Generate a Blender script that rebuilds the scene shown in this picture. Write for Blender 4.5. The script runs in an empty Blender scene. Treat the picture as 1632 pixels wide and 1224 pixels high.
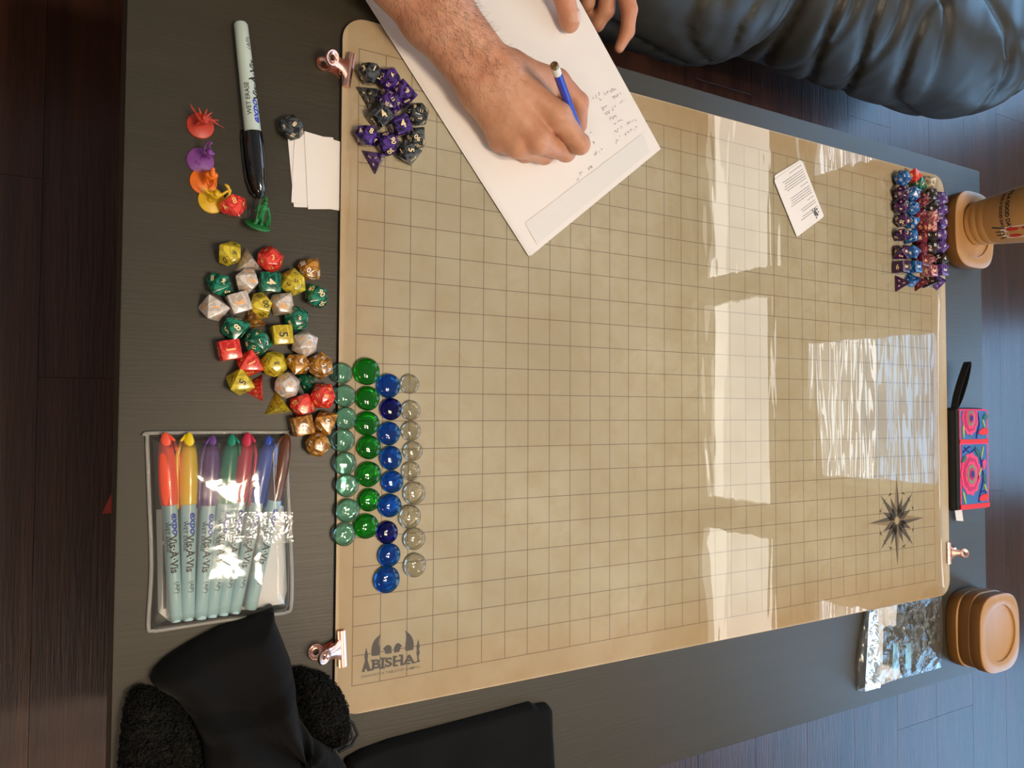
import bpy, bmesh, math, random
import numpy as np
from mathutils import Vector, Matrix, noise
random.seed(7); np.random.seed(7)
SC = bpy.context.scene
COL = SC.collection
PI = math.pi
U = 0.0254            # one grid cell of the mat: an inch
T0 = 0.454            # height of the mat's surface; the table top is at 0.45
TZ = 0.45

# ------------------------------------------------------------------ camera
FPX = 1243.85
CAM = Vector((-0.2305, 0.23765, 0.6564 + T0))
MR = Matrix(((0.85974349, 0.00446113, 0.51070659), (0.02169785, -0.99937807, -0.02779723), (0.51026496, 0.03497972, -0.85930559)))
cd = bpy.data.cameras.new('camera'); cam = bpy.data.objects.new('camera', cd); COL.objects.link(cam)
cd.sensor_width = 36; cd.lens = FPX / 1632 * 36; cd.clip_start = 0.02; cd.clip_end = 50
rot = Matrix((MR[0], -MR[1], -MR[2])).transposed()
cam.matrix_world = Matrix.Translation(CAM) @ rot.to_4x4()
SC.camera = cam

def at(x, y, h=0.0):
    """the place on the level h above the mat where a sight line of the photograph meets it"""
    d = MR.transposed() @ Vector(((x - 816) / FPX, (y - 612) / FPX, 1.0))
    t = (T0 + h - CAM.z) / d.z
    return CAM + d * t

# ------------------------------------------------------------------ world, lights, exposure
SC.view_settings.view_transform = 'Standard'; SC.view_settings.look = 'None'
SC.view_settings.gamma = 1; SC.view_settings.use_curve_mapping = False
SC.view_settings.exposure = -0.13
w = bpy.data.worlds.new('world'); SC.world = w; w.use_nodes = True
w.node_tree.nodes['Background'].inputs[0].default_value = (0.62, 0.78, 1.0, 1)
w.node_tree.nodes['Background'].inputs[1].default_value = 1.0
SC.cycles.use_denoising = True
SC.cycles.max_bounces = 10; SC.cycles.transparent_max_bounces = 24
SC.cycles.sample_clamp_indirect = 4.0
SC.cycles.blur_glossy = 0.3

def area(name, loc, target, size, power, color):
    l = bpy.data.lights.new(name, 'AREA'); l.shape = 'RECTANGLE'; l.size, l.size_y = size
    l.energy = power; l.color = color
    o = bpy.data.objects.new(name, l); COL.objects.link(o); o.location = loc
    o.rotation_euler = (Vector(target) - Vector(loc)).to_track_quat('-Z', 'Y').to_euler()
    return o
# warm ceiling lamp: its bulb light (the fitting is built below)
LAMP = Vector((0.455, -0.16, T0 + 2.15))
BULBS = [(-.17, -.13), (.15, -.16), (-.14, .16), (.17, .14)]
for bx, by in BULBS:
    l = bpy.data.lights.new('ceiling_lamp_light', 'AREA'); l.shape = 'DISK'; l.size = 0.13; l.energy = 9.5; l.color = (1.0, 0.81, 0.60)
    o = bpy.data.objects.new('ceiling_lamp_light', l); COL.objects.link(o); o.location = LAMP + Vector((bx, by, -0.012))
# added warm fill from behind the camera; no lamp fitting stands there
area('warm_fill_light', (-1.3, -1.0, 2.25), (0.1, 0.3, T0), (0.35, 0.35), 10, (1.0, 0.72, 0.48))
WIN_UP = 7.2; WIN_MID = 7.5; WIN_LOW = 5.5     # radiance of sky seen through upper / middle / lower panes

# ------------------------------------------------------------------ helpers
def link(o, parent=None):
    COL.objects.link(o)
    if parent is not None: o.parent = parent
    return o
def tag(o, label=None, cat=None, group=None, kind=None):
    if label: o['label'] = label
    if cat: o['category'] = cat
    if group: o['group'] = group
    if kind: o['kind'] = kind
    return o
def thing(name, label, cat, loc=(0, 0, 0), rz=0, group=None):
    o = bpy.data.objects.new(name, None); o.empty_display_size = 0.01; COL.objects.link(o)
    o.location = loc; o.rotation_euler = (0, 0, rz)
    return tag(o, label, cat, group)
def mesh_obj(name, V, F, m=None, parent=None, smooth=False, mats=None, idx=None):
    me = bpy.data.meshes.new(name); me.from_pydata([tuple(v) for v in V], [], [tuple(f) for f in F]); me.update()
    if m: me.materials.append(m)
    for x in mats or []: me.materials.append(x)
    if idx is not None: me.polygons.foreach_set('material_index', idx)
    if smooth: me.polygons.foreach_set('use_smooth', [True] * len(me.polygons))
    return link(bpy.data.objects.new(name, me), parent)
def bm_obj(name, bm, m=None, parent=None, smooth=False, auto=None):
    bmesh.ops.recalc_face_normals(bm, faces=bm.faces)
    me = bpy.data.meshes.new(name); bm.to_mesh(me); bm.free()
    if m: me.materials.append(m)
    if smooth or auto: me.polygons.foreach_set('use_smooth', [True] * len(me.polygons))
    if auto:
        me.set_sharp_from_angle(angle=math.radians(auto))
    return link(bpy.data.objects.new(name, me), parent)
def box_bm(lo, hi, bevel=0, seg=2, bm=None):
    b = bmesh.new()
    bmesh.ops.create_cube(b, size=1)
    for v in b.verts:
        v.co = Vector([(lo[i] + hi[i]) / 2 + v.co[i] * (hi[i] - lo[i]) for i in range(3)])
    if bevel: bmesh.ops.bevel(b, geom=b.edges[:], offset=bevel, segments=seg, affect='EDGES', profile=0.6)
    if bm is not None:
        me = bpy.data.meshes.new('t'); b.to_mesh(me); b.free(); bm.from_mesh(me); bpy.data.meshes.remove(me); return bm
    return b
def box(name, lo, hi, m, parent=None, bevel=0, seg=2):
    return bm_obj(name, box_bm(lo, hi, bevel, seg), m, parent, auto=35 if bevel else None)
def lathe(prof, n=32, M=None, cap=True):
    """profile of (r, z) turned about z"""
    V, F = [], []
    for r, z in prof:
        for k in range(n):
            a = 2 * PI * k / n; V.append(Vector((r * math.cos(a), r * math.sin(a), z)))
    for i in range(len(prof) - 1):
        for k in range(n):
            F.append((i * n + k, i * n + (k + 1) % n, (i + 1) * n + (k + 1) % n, (i + 1) * n + k))
    if cap:
        F.append(tuple(range(n))[::-1]); F.append(tuple((len(prof) - 1) * n + k for k in range(n)))
    if M: V = [M @ v for v in V]
    return V, F
def lathe_obj(name, prof, m, parent=None, n=32, M=None, smooth=40, cap=True):
    V, F = lathe(prof, n, M, cap)
    o = mesh_obj(name, V, F, m, parent, smooth=True)
    o.data.set_sharp_from_angle(angle=math.radians(smooth))
    return o
def tube(name, pts, r, m, parent=None, n=8, closed=False):
    pts = [Vector(p) for p in pts]; V, F = [], []
    N = len(pts); rs = r if isinstance(r, (list, tuple)) else [r] * N
    prev = None
    for i, p in enumerate(pts):
        a = pts[(i - 1) % N] if (closed or i > 0) else p; b = pts[(i + 1) % N] if (closed or i < N - 1) else p
        t = (b - a).normalized()
        if prev is None: s = t.orthogonal().normalized()
        else: s = (prev - t * prev.dot(t)).normalized()
        prev = s; u = t.cross(s)
        for k in range(n):
            an = 2 * PI * k / n; V.append(p + (s * math.cos(an) + u * math.sin(an)) * rs[i])
    for i in range(N if closed else N - 1):
        j = (i + 1) % N
        for k in range(n): F.append((i * n + k, i * n + (k + 1) % n, j * n + (k + 1) % n, j * n + k))
    if not closed: F.append(tuple(range(n))[::-1]); F.append(tuple((N - 1) * n + k for k in range(n)))
    return mesh_obj(name, V, F, m, parent, smooth=True)
def prism(name, poly, z0, z1, m, parent=None, bevel=0, seg=2):
    bm = bmesh.new()
    vs = [bm.verts.new((p[0], p[1], z0)) for p in poly]
    f = bm.faces.new(vs)
    r = bmesh.ops.extrude_face_region(bm, geom=[f])
    for v in r['geom']:
        if isinstance(v, bmesh.types.BMVert): v.co.z = z1
    if bevel:
        ed = [e for e in bm.edges if abs(e.verts[0].co.z - e.verts[1].co.z) < 1e-9]
        bmesh.ops.bevel(bm, geom=ed, offset=bevel, segments=seg, affect='EDGES')
    return bm_obj(name, bm, m, parent, auto=35)
def flat(name, polys, z, m, parent=None, t=0.0):
    """thin flat print: a list of polygons lying at height z"""
    bm = bmesh.new()
    for P in polys:
        vs = [bm.verts.new((p[0], p[1], z)) for p in P]
        try: bm.faces.new(vs)
        except ValueError: pass
    bmesh.ops.triangulate(bm, faces=bm.faces)
    for f in bm.faces:
        f.normal_update()
        if f.normal.z < 0: f.normal_flip()
    me = bpy.data.meshes.new(name); bm.to_mesh(me); bm.free(); me.materials.append(m)
    return link(bpy.data.objects.new(name, me), parent)
def rrect(cx, cy, w_, h_, r, n=6, a=0):
    P = []
    for (sx, sy, a0) in ((1, 1, 0), (-1, 1, PI / 2), (-1, -1, PI), (1, -1, 1.5 * PI)):
        for k in range(n + 1):
            t = a0 + PI / 2 * k / n
            P.append((sx * (w_ / 2 - r) + r * math.cos(t), sy * (h_ / 2 - r) + r * math.sin(t)))
    ca, sa = math.cos(a), math.sin(a)
    return [(cx + x * ca - y * sa, cy + x * sa + y * ca) for x, y in P]
_glyph = {}
def glyphs(s, bold=0.0, res=3):
    key = (s, bold, res)
    if key not in _glyph:
        cu = bpy.data.curves.new('txt', 'FONT'); cu.body = s; cu.size = 1; cu.resolution_u = res; cu.offset = bold
        cu.align_x = 'CENTER'; cu.align_y = 'CENTER'; cu.fill_mode = 'FRONT'
        ob = bpy.data.objects.new('txt', cu); COL.objects.link(ob)
        dg = bpy.context.evaluated_depsgraph_get(); me = bpy.data.meshes.new_from_object(ob.evaluated_get(dg))
        V = np.array([v.co[:2] for v in me.vertices]); F = [tuple(p.vertices) for p in me.polygons]
        bpy.data.objects.remove(ob); bpy.data.curves.remove(cu); bpy.data.meshes.remove(me)
        c = (V.min(0) + V.max(0)) / 2; V = V - c
        _glyph[key] = (V, F)
    return _glyph[key]
_fine = {}
def glyphs_fine(s, bold, axis, step=.08):
    key = (s, bold, axis)
    if key not in _fine:
        V, F = glyphs(s, bold); bm = bmesh.new(); vs = [bm.verts.new((v[0], v[1], 0)) for v in V]
        for f in F:
            try: bm.faces.new([vs[i] for i in f])
            except ValueError: pass
        c = V[:, axis].min() + step; no = (1, 0, 0) if axis == 0 else (0, 1, 0)
        while c < V[:, axis].max():
            bmesh.ops.bisect_plane(bm, geom=bm.verts[:] + bm.edges[:] + bm.faces[:], plane_co=tuple(c * n for n in no), plane_no=no); c += step
        bmesh.ops.triangulate(bm, faces=bm.faces); bm.verts.index_update()
        _fine[key] = (np.array([v.co[:2] for v in bm.verts]), [tuple(v.index for v in f.verts) for f in bm.faces]); bm.free()
    return _fine[key]
def text_geo(s, fn, size, bold=0.0, res=3):
    V, F = glyphs(s, bold, res)
    return [fn(x * size, y * size) for x, y in V], F

# ---- smooth solids from distance fields, meshed with surface nets
def nets(F, org, h):
    nx, ny, nz = F.shape; ins = F < 0
    c = [ins[dx:nx - 1 + dx, dy:ny - 1 + dy, dz:nz - 1 + dz] for dx in (0, 1) for dy in (0, 1) for dz in (0, 1)]
    sm = sum(x.astype(np.int8) for x in c); act = (sm > 0) & (sm < 8)
    idx = -np.ones(act.shape, np.int64); I = np.argwhere(act); idx[act] = np.arange(len(I))
    acc = np.zeros((len(I), 3)); cnt = np.zeros(len(I))
    cor = [(a, b, d) for a in (0, 1) for b in (0, 1) for d in (0, 1)]
    val = {q: F[I[:, 0] + q[0], I[:, 1] + q[1], I[:, 2] + q[2]] for q in cor}
    for q in cor:
        for ax in range(3):
            if q[ax] == 0:
                r = list(q); r[ax] = 1; r = tuple(r)
                a, b = val[q], val[r]; m = (a < 0) != (b < 0)
                t = np.where(m, a / np.where(a - b == 0, 1, a - b), 0)
                p = np.tile(np.array(q, float), (len(I), 1)); p[:, ax] += t
                acc[m] += p[m]; cnt[m] += 1
    V = (I + acc / cnt[:, None]) * h + org
    Q = []
    for ax in range(3):
        o1, o2 = [(1, 2), (2, 0), (0, 1)][ax]
        a = ins; sl0 = [slice(None)] * 3; sl1 = [slice(None)] * 3; sl0[ax] = slice(0, -1); sl1[ax] = slice(1, None)
        d = a[tuple(sl0)].astype(np.int8) - a[tuple(sl1)].astype(np.int8)
        E_ = np.argwhere(d != 0)
        ok = (E_[:, o1] > 0) & (E_[:, o2] > 0) & (E_[:, o1] < F.shape[o1] - 1) & (E_[:, o2] < F.shape[o2] - 1)
        E_ = E_[ok]; s = d[tuple(E_.T)]
        def g(u, v):
            K = E_.copy(); K[:, o1] -= u; K[:, o2] -= v; return idx[tuple(K.T)]
        q = np.stack([g(1, 1), g(0, 1), g(0, 0), g(1, 0)], 1)
        q[s < 0] = q[s < 0][:, ::-1]
        Q.append(q)
    return V, np.concatenate(Q)
def np_mesh(name, V, Q, m, parent=None, smooth=True):
    me = bpy.data.meshes.new(name)
    me.vertices.add(len(V)); me.vertices.foreach_set('co', np.asarray(V, np.float32).ravel())
    me.loops.add(len(Q) * 4); me.loops.foreach_set('vertex_index', np.asarray(Q, np.int32).ravel())
    me.polygons.add(len(Q)); me.polygons.foreach_set('loop_start', np.arange(len(Q), dtype=np.int32) * 4)
    me.polygons.foreach_set('use_smooth', np.full(len(Q), smooth)); me.update(calc_edges=True); me.validate()
    if m: me.materials.append(m)
    return link(bpy.data.objects.new(name, me), parent)
def d_cap(P, a, b, ra, rb):
    a = np.array(a, np.float32); ba = np.array(b, np.float32) - a; pa = P - a
    t = np.clip((pa @ ba) / max(float(ba @ ba), 1e-12), 0, 1)
    return np.linalg.norm(pa - t[:, None] * ba, axis=1) - (ra + (rb - ra) * t)
def smin(a, b, k):
    hh = np.clip(0.5 + 0.5 * (b - a) / k, 0, 1)
    return b * (1 - hh) + a * hh - k * hh * (1 - hh)
def blob(common, groups, h, k, kg=None, post=None, lo=None, hi=None):
    """prims are (a, b, ra, rb); every group blends into the common prims but stays apart from the others"""
    allp = list(common) + [q for g in groups for q in g]
    pts = np.array([list(p[0]) for p in allp] + [list(p[1]) for p in allp]); rm = max(max(p[2], p[3]) for p in allp)
    lo = pts.min(0) - rm - 3 * h if lo is None else np.array(lo); hi = pts.max(0) + rm + 3 * h if hi is None else np.array(hi)
    n = np.ceil((hi - lo) / h).astype(int) + 1
    g3 = np.stack(np.meshgrid(*[lo[i] + h * np.arange(n[i]) for i in range(3)], indexing='ij'), -1).reshape(-1, 3).astype(np.float32)
    base = None
    for p in common:
        d = d_cap(g3, *p); base = d if base is None else smin(base, d, k)
    out = base
    for g in groups:
        f = None
        for p in g:
            d = d_cap(g3, *p); f = d if f is None else smin(f, d, (kg or k) * 0.6)
        f = smin(f, base, kg or k) if base is not None else f
        out = f if out is None else np.minimum(out, f)
    if post: out = post(g3, out)
    return nets(out.reshape(n), lo, h)
def poly_sd(X, Y, poly):
    """signed distance to a polygon, negative inside"""
    d = np.full(X.shape, 1e9); ins = np.zeros(X.shape, bool); N = len(poly)
    for i in range(N):
        ax, ay = poly[i]; bx, by = poly[(i + 1) % N]; ex, ey = bx - ax, by - ay
        wx, wy = X - ax, Y - ay; t = np.clip((wx * ex + wy * ey) / (ex * ex + ey * ey), 0, 1)
        d = np.minimum(d, (wx - ex * t) ** 2 + (wy - ey * t) ** 2)
        cnd = ((ay > Y) != (by > Y)) & (X < ex * (Y - ay) / (ey if ey else 1e-12) + ax)
        ins ^= cnd
    return np.sqrt(d) * np.where(ins, -1, 1)
def vnoise(X, Y, Z, s, seed=0, octv=3):
    """cheap smooth noise: a sum of random plane waves"""
    r = np.random.RandomState(seed); out = 0
    for o in range(octv):
        for k in range(5):
            v = r.normal(size=3); v /= np.linalg.norm(v); f = s * 2 ** o * (0.7 + 0.6 * r.rand())
            out = out + np.sin((X * v[0] + Y * v[1] + Z * v[2]) * f + r.rand() * 6.28) / 2 ** o
    return out / 5
def heap(name, poly, z0, H, wdt, h, m, parent=None, hfun=None, thin=False):
    """a soft thing lying on a surface, outline poly, height H, edges rounded over width wdt"""
    P = np.array(poly); lo = P.min(0) - 4 * h; hi = P.max(0) + 4 * h
    nx, ny = (np.ceil((hi - lo) / h).astype(int) + 1); nz = int(H * 1.5 / h) + 6
    X, Y, Z = np.meshgrid(lo[0] + h * np.arange(nx), lo[1] + h * np.arange(ny), h * (np.arange(nz) - 2.5), indexing='ij')
    d2 = poly_sd(X[:, :, 0], Y[:, :, 0], poly)
    Hl = np.full(d2.shape, H)
    if hfun is not None: Hl = H * hfun(X[:, :, 0], Y[:, :, 0], d2)
    q = np.maximum(d2 + wdt, 0)
    F = np.sqrt(q[:, :, None] ** 2 + (Z * wdt / Hl[:, :, None]) ** 2) - wdt
    F = np.maximum(F, -(Z + 0.0001))
    V, Q = nets(F, np.array([lo[0], lo[1], -2.5 * h]), h)
    V[:, 2] = np.maximum(V[:, 2], 0) + z0
    return np_mesh(name, V, Q, m, parent)

# ------------------------------------------------------------------ materials
class NT:
    def __init__(s, name):
        s.m = bpy.data.materials.new(name); s.m.use_nodes = True; s.t = s.m.node_tree; s.t.nodes.clear()
        s.out = s.n('ShaderNodeOutputMaterial')
    def n(s, typ, **kw):
        x = s.t.nodes.new(typ)
        for k, v in kw.items(): setattr(x, k, v)
        return x
    def l(s, a, b): s.t.links.new(a, b)
    def val(s, sock, v):
        if isinstance(v, bpy.types.NodeSocket): s.l(v, sock)
        elif isinstance(v, (tuple, list)) and len(v) == 3 and sock.type == 'RGBA': sock.default_value = (*v, 1)
        else: sock.default_value = v
    def math(s, op, a, b=None, c=None, clamp=False):
        x = s.n('ShaderNodeMath', operation=op, use_clamp=clamp)
        for i, v in enumerate((a, b, c)):
            if v is not None: s.val(x.inputs[i], v)
        return x.outputs[0]
    def coord(s, scale=(1, 1, 1), which='Object'):
        tc = s.n('ShaderNodeTexCoord'); mp = s.n('ShaderNodeMapping'); s.l(tc.outputs[which], mp.inputs[0])
        mp.inputs['Scale'].default_value = scale; return mp.outputs[0]
    def noise(s, vec, scale, detail=3, rough=0.5, dist=0.0, fac=True):
        x = s.n('ShaderNodeTexNoise'); s.l(vec, x.inputs['Vector']); x.inputs['Scale'].default_value = scale
        x.inputs['Detail'].default_value = detail; x.inputs['Roughness'].default_value = rough; x.inputs['Distortion'].default_value = dist
        return x.outputs['Fac']
    def ramp(s, fac, stops):
        x = s.n('ShaderNodeValToRGB'); s.l(fac, x.inputs[0]); e = x.color_ramp.elements
        while len(e) < len(stops): e.new(0.5)
        for i, (p, c) in enumerate(stops): e[i].position = p; e[i].color = (*c, 1)
        return x.outputs[0]
    def mix(s, fac, a, b, blend='MIX'):
        x = s.n('ShaderNodeMix', data_type='RGBA', blend_type=blend)
        s.val(x.inputs[0], fac); s.val(x.inputs[6], a); s.val(x.inputs[7], b); return x.outputs[2]
    def bump(s, height, strength, dist=0.001):
        x = s.n('ShaderNodeBump'); s.l(height, x.inputs['Height']); x.inputs['Strength'].default_value = strength
        x.inputs['Distance'].default_value = dist; return x.outputs[0]
    def bsdf(s, **kw):
        x = s.n('ShaderNodeBsdfPrincipled')
        for k, v in kw.items(): s.val(x.inputs[k.replace('_', ' ')], v)
        s.l(x.outputs[0], s.out.inputs[0]); return x
def simple(name, col, rough=0.5, metal=0.0, spec=0.5, coat=0.0, sheen=0.0, var=0.0, vs=60, bump=0.0, bs=300, bd=0.0005, sss=0.0, trans=0.0, ior=1.5, coat_rough=0.05):
    t = NT(name); v = t.coord()
    c = col
    if var:
        n_ = t.noise(v, vs, 4)
        c = t.mix(t.math('MULTIPLY', t.math('SUBTRACT', n_, 0.35, clamp=True), 2.5, clamp=True), tuple(x * (1 - var) for x in col), tuple(min(1, x * (1 + var)) for x in col))
    b = t.bsdf(Base_Color=c, Roughness=rough, Metallic=metal, Specular_IOR_Level=spec, Coat_Weight=coat, Coat_Roughness=coat_rough, Sheen_Weight=sheen, IOR=ior, Transmission_Weight=trans)
    if sss: b.inputs['Subsurface Weight'].default_value = sss; b.inputs['Subsurface Radius'].default_value = (0.008, 0.003, 0.0015); b.inputs['Subsurface Scale'].default_value = 1.0
    if bump: t.l(t.bump(t.noise(v, bs, 4), bump, bd), b.inputs['Normal'])
    return t.m
def marbled(name, a, b_, rough=0.18, scale=110, trans=0.0):
    t = NT(name); v = t.coord(); n_ = t.noise(v, scale, 3, 0.5, 2.5)
    c = t.ramp(n_, [(0.42, a), (0.58, b_)])
    t.bsdf(Base_Color=c, Roughness=rough, Coat_Weight=0.25, Coat_Roughness=0.08, Transmission_Weight=trans, IOR=1.5)
    return t.m
def emit(name, col, s):
    t = NT(name); e = t.n('ShaderNodeEmission'); t.val(e.inputs[0], col); e.inputs[1].default_value = s; t.l(e.outputs[0], t.out.inputs[0]); return t.m
def film(name, tint=(0.97, 0.97, 0.96), refl=1.0, rough=0.02, bumps=(), haze=0.0, stretch=(1, 1, 1), hazecol=(0.9, 0.9, 0.9), amount=1.0):
    """clear plastic sheet: see-through, with the mirror reflection of its two faces"""
    t = NT(name); v = t.coord(stretch)
    tr = t.n('ShaderNodeBsdfTransparent'); t.val(tr.inputs[0], tint)
    gl = t.n('ShaderNodeBsdfGlossy'); gl.inputs['Roughness'].default_value = rough
    fr = t.n('ShaderNodeFresnel'); fr.inputs[0].default_value = 1.5
    nrm = None
    for sc_, st, dd in bumps:
        bn = t.n('ShaderNodeBump'); t.l(t.noise(v, sc_, 2, 0.5, 0.6), bn.inputs['Height']); bn.inputs['Strength'].default_value = st; bn.inputs['Distance'].default_value = dd
        if nrm is not None: t.l(nrm, bn.inputs['Normal'])
        nrm = bn.outputs[0]
    if nrm is not None: t.l(nrm, gl.inputs['Normal']); t.l(nrm, fr.inputs['Normal'])
    f = t.math('MULTIPLY', fr.outputs[0], 1.8 * refl, clamp=True)
    mx = t.n('ShaderNodeMixShader'); t.l(f, mx.inputs[0]); t.l(tr.outputs[0], mx.inputs[1]); t.l(gl.outputs[0], mx.inputs[2])
    o_ = mx.outputs[0]
    if haze:
        df = t.n('ShaderNodeBsdfDiffuse'); t.val(df.inputs[0], hazecol)
        m2 = t.n('ShaderNodeMixShader'); m2.inputs[0].default_value = haze; t.l(o_, m2.inputs[1]); t.l(df.outputs[0], m2.inputs[2]); o_ = m2.outputs[0]
    t.l(o_, t.out.inputs[0])
    return t.m

def mat_floor():
    t = NT('dark_walnut_plank'); oi = t.n('ShaderNodeObjectInfo')
    tc = t.n('ShaderNodeTexCoord'); ad = t.n('ShaderNodeVectorMath', operation='ADD'); t.l(tc.outputs['Object'], ad.inputs[0])
    cb = t.n('ShaderNodeCombineXYZ'); t.l(t.math('MULTIPLY', oi.outputs['Random'], 37.0), cb.inputs[0]); t.l(t.math('MULTIPLY', oi.outputs['Random'], 11.0), cb.inputs[1]); t.l(cb.outputs[0], ad.inputs[1])
    mp = t.n('ShaderNodeMapping'); mp.inputs['Scale'].default_value = (1, 0.05, 1); t.l(ad.outputs[0], mp.inputs[0])
    fine = t.noise(mp.outputs[0], 260, 5, 0.65); big = t.noise(mp.outputs[0], 26, 3, 0.55, 1.2)
    c = t.ramp(big, [(0.3, (0.042, 0.014, 0.008)), (0.7, (0.105, 0.037, 0.020))])
    c = t.mix(t.math('MULTIPLY', fine, 0.75), c, (0.012, 0.005, 0.003))
    b = t.bsdf(Base_Color=c, Roughness=t.math('MULTIPLY_ADD', fine, 0.16, 0.26), Specular_IOR_Level=0.5, Coat_Weight=0.12, Coat_Roughness=0.3)
    t.l(t.bump(fine, 0.7, 0.0012), b.inputs['Normal']); return t.m
def mat_table():
    t = NT('black_brown_wood_veneer'); v = t.coord((0.035, 1, 1))
    g = t.noise(v, 420, 4, 0.6); big = t.noise(v, 60, 3, 0.5)
    c = t.mix(t.math('MULTIPLY', g, big), (0.026, 0.021, 0.012), (0.050, 0.040, 0.022))
    b = t.bsdf(Base_Color=c, Roughness=t.math('MULTIPLY_ADD', g, 0.12, 0.44), Specular_IOR_Level=0.65)
    t.l(t.bump(g, 0.25, 0.0006), b.inputs['Normal']); return t.m
def mat_mat():
    t = NT('printed_parchment_grid'); tc = t.n('ShaderNodeTexCoord'); v = tc.outputs['Object']
    sp = t.n('ShaderNodeSeparateXYZ'); t.l(v, sp.inputs[0]); x, y = sp.outputs[0], sp.outputs[1]
    def line(a, nmax):
        f = t.math('ABSOLUTE', t.math('SUBTRACT', t.math('FRACT', t.math('ADD', t.math('DIVIDE', a, U), 0.5)), 0.5))
        on = t.math('LESS_THAN', f, 0.0135)
        return on
    def rng(a, n_): return t.math('MULTIPLY', t.math('GREATER_THAN', a, -0.014 * U), t.math('LESS_THAN', a, (n_ + 0.014) * U))
    mask = t.math('MULTIPLY', t.math('MAXIMUM', line(x, 34), line(y, 22)), t.math('MULTIPLY', rng(x, 34), rng(y, 22)))
    n1 = t.noise(v, 5.5, 4, 0.6); n2 = t.noise(v, 38, 5, 0.65, 0.4); n3 = t.noise(v, 420, 3, 0.6)
    c = t.ramp(n1, [(0.36, (0.485, 0.440, 0.335)), (0.62, (0.585, 0.555, 0.455))])
    c = t.mix(t.math('MULTIPLY', t.math('SUBTRACT', n2, 0.45, clamp=True), 2.2, clamp=True), c, (0.46, 0.385, 0.255))
    c = t.mix(t.math('MULTIPLY', n3, 0.22), c, (0.40, 0.335, 0.22))
    # browned rim of the printed parchment
    dx = t.math('MINIMUM', t.math('ADD', x, 0.6 * U), t.math('SUBTRACT', 35.2 * U, x)); dy = t.math('MINIMUM', t.math('ADD', y, 0.9 * U), t.math('SUBTRACT', 23 * U, y))
    rim = t.math('SUBTRACT', 1.0, t.math('DIVIDE', t.math('ADD', t.math('MINIMUM', dx, dy), t.math('MULTIPLY', n1, 0.02)), 0.075), clamp=True)
    c = t.mix(t.math('MULTIPLY', rim, 0.55), c, (0.47, 0.285, 0.115))
    c = t.mix(t.math('MULTIPLY', mask, 0.78), c, (0.10, 0.062, 0.038))
    b = t.bsdf(Base_Color=c, Roughness=0.6); return t.m
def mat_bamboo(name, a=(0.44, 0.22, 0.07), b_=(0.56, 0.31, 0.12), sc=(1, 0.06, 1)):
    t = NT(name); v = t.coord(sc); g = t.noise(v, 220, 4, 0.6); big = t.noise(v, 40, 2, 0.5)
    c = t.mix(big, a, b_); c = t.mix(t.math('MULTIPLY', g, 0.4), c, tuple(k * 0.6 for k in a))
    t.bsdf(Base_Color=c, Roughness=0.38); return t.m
def mat_skin():
    t = NT('skin'); v = t.coord(); n1 = t.noise(v, 45, 4, 0.6); n2 = t.noise(v, 420, 4, 0.6); n3 = t.noise(v, 14, 2)
    c = t.ramp(n1, [(0.3, (0.47, 0.205, 0.115)), (0.7, (0.60, 0.31, 0.185))])
    c = t.mix(t.math('MULTIPLY', t.math('SUBTRACT', n3, 0.45, clamp=True), 2.0, clamp=True), c, (0.56, 0.20, 0.12))
    b = t.bsdf(Base_Color=c, Roughness=0.52, Subsurface_Weight=0.12)
    b.inputs['Subsurface Radius'].default_value = (0.006, 0.002, 0.001); b.inputs['Subsurface Scale'].default_value = 1
    t.l(t.bump(n2, 0.35, 0.0006), b.inputs['Normal']); return t.m
def mat_leather():
    t = NT('black_leather'); v = t.coord(); vo = t.n('ShaderNodeTexVoronoi'); t.l(v, vo.inputs['Vector']); vo.inputs['Scale'].default_value = 420
    n2 = t.noise(v, 7, 3, 0.5, 0.8)
    b = t.bsdf(Base_Color=(0.030, 0.028, 0.023), Roughness=0.42, Specular_IOR_Level=0.28)
    b1 = t.n('ShaderNodeBump'); t.l(vo.outputs[0], b1.inputs['Height']); b1.inputs['Strength'].default_value = 0.12; b1.inputs['Distance'].default_value = 0.0006
    mp = t.n('ShaderNodeMapping'); tc = t.n('ShaderNodeTexCoord'); t.l(tc.outputs['Object'], mp.inputs[0]); mp.inputs['Scale'].default_value = (1, .35, .35); mp.inputs['Rotation'].default_value = (0, 0, .35)
    nz = t.n('ShaderNodeTexNoise', noise_type='RIDGED_MULTIFRACTAL'); t.l(mp.outputs[0], nz.inputs['Vector']); nz.inputs['Scale'].default_value = 13; nz.inputs['Detail'].default_value = 3; nz.inputs['Distortion'].default_value = .5
    b2 = t.n('ShaderNodeBump'); t.l(nz.outputs['Fac'], b2.inputs['Height']); b2.inputs['Strength'].default_value = 1.0; b2.inputs['Distance'].default_value = .010; t.l(b1.outputs[0], b2.inputs['Normal'])
    t.l(b2.outputs[0], b.inputs['Normal']); return t.m
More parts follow.
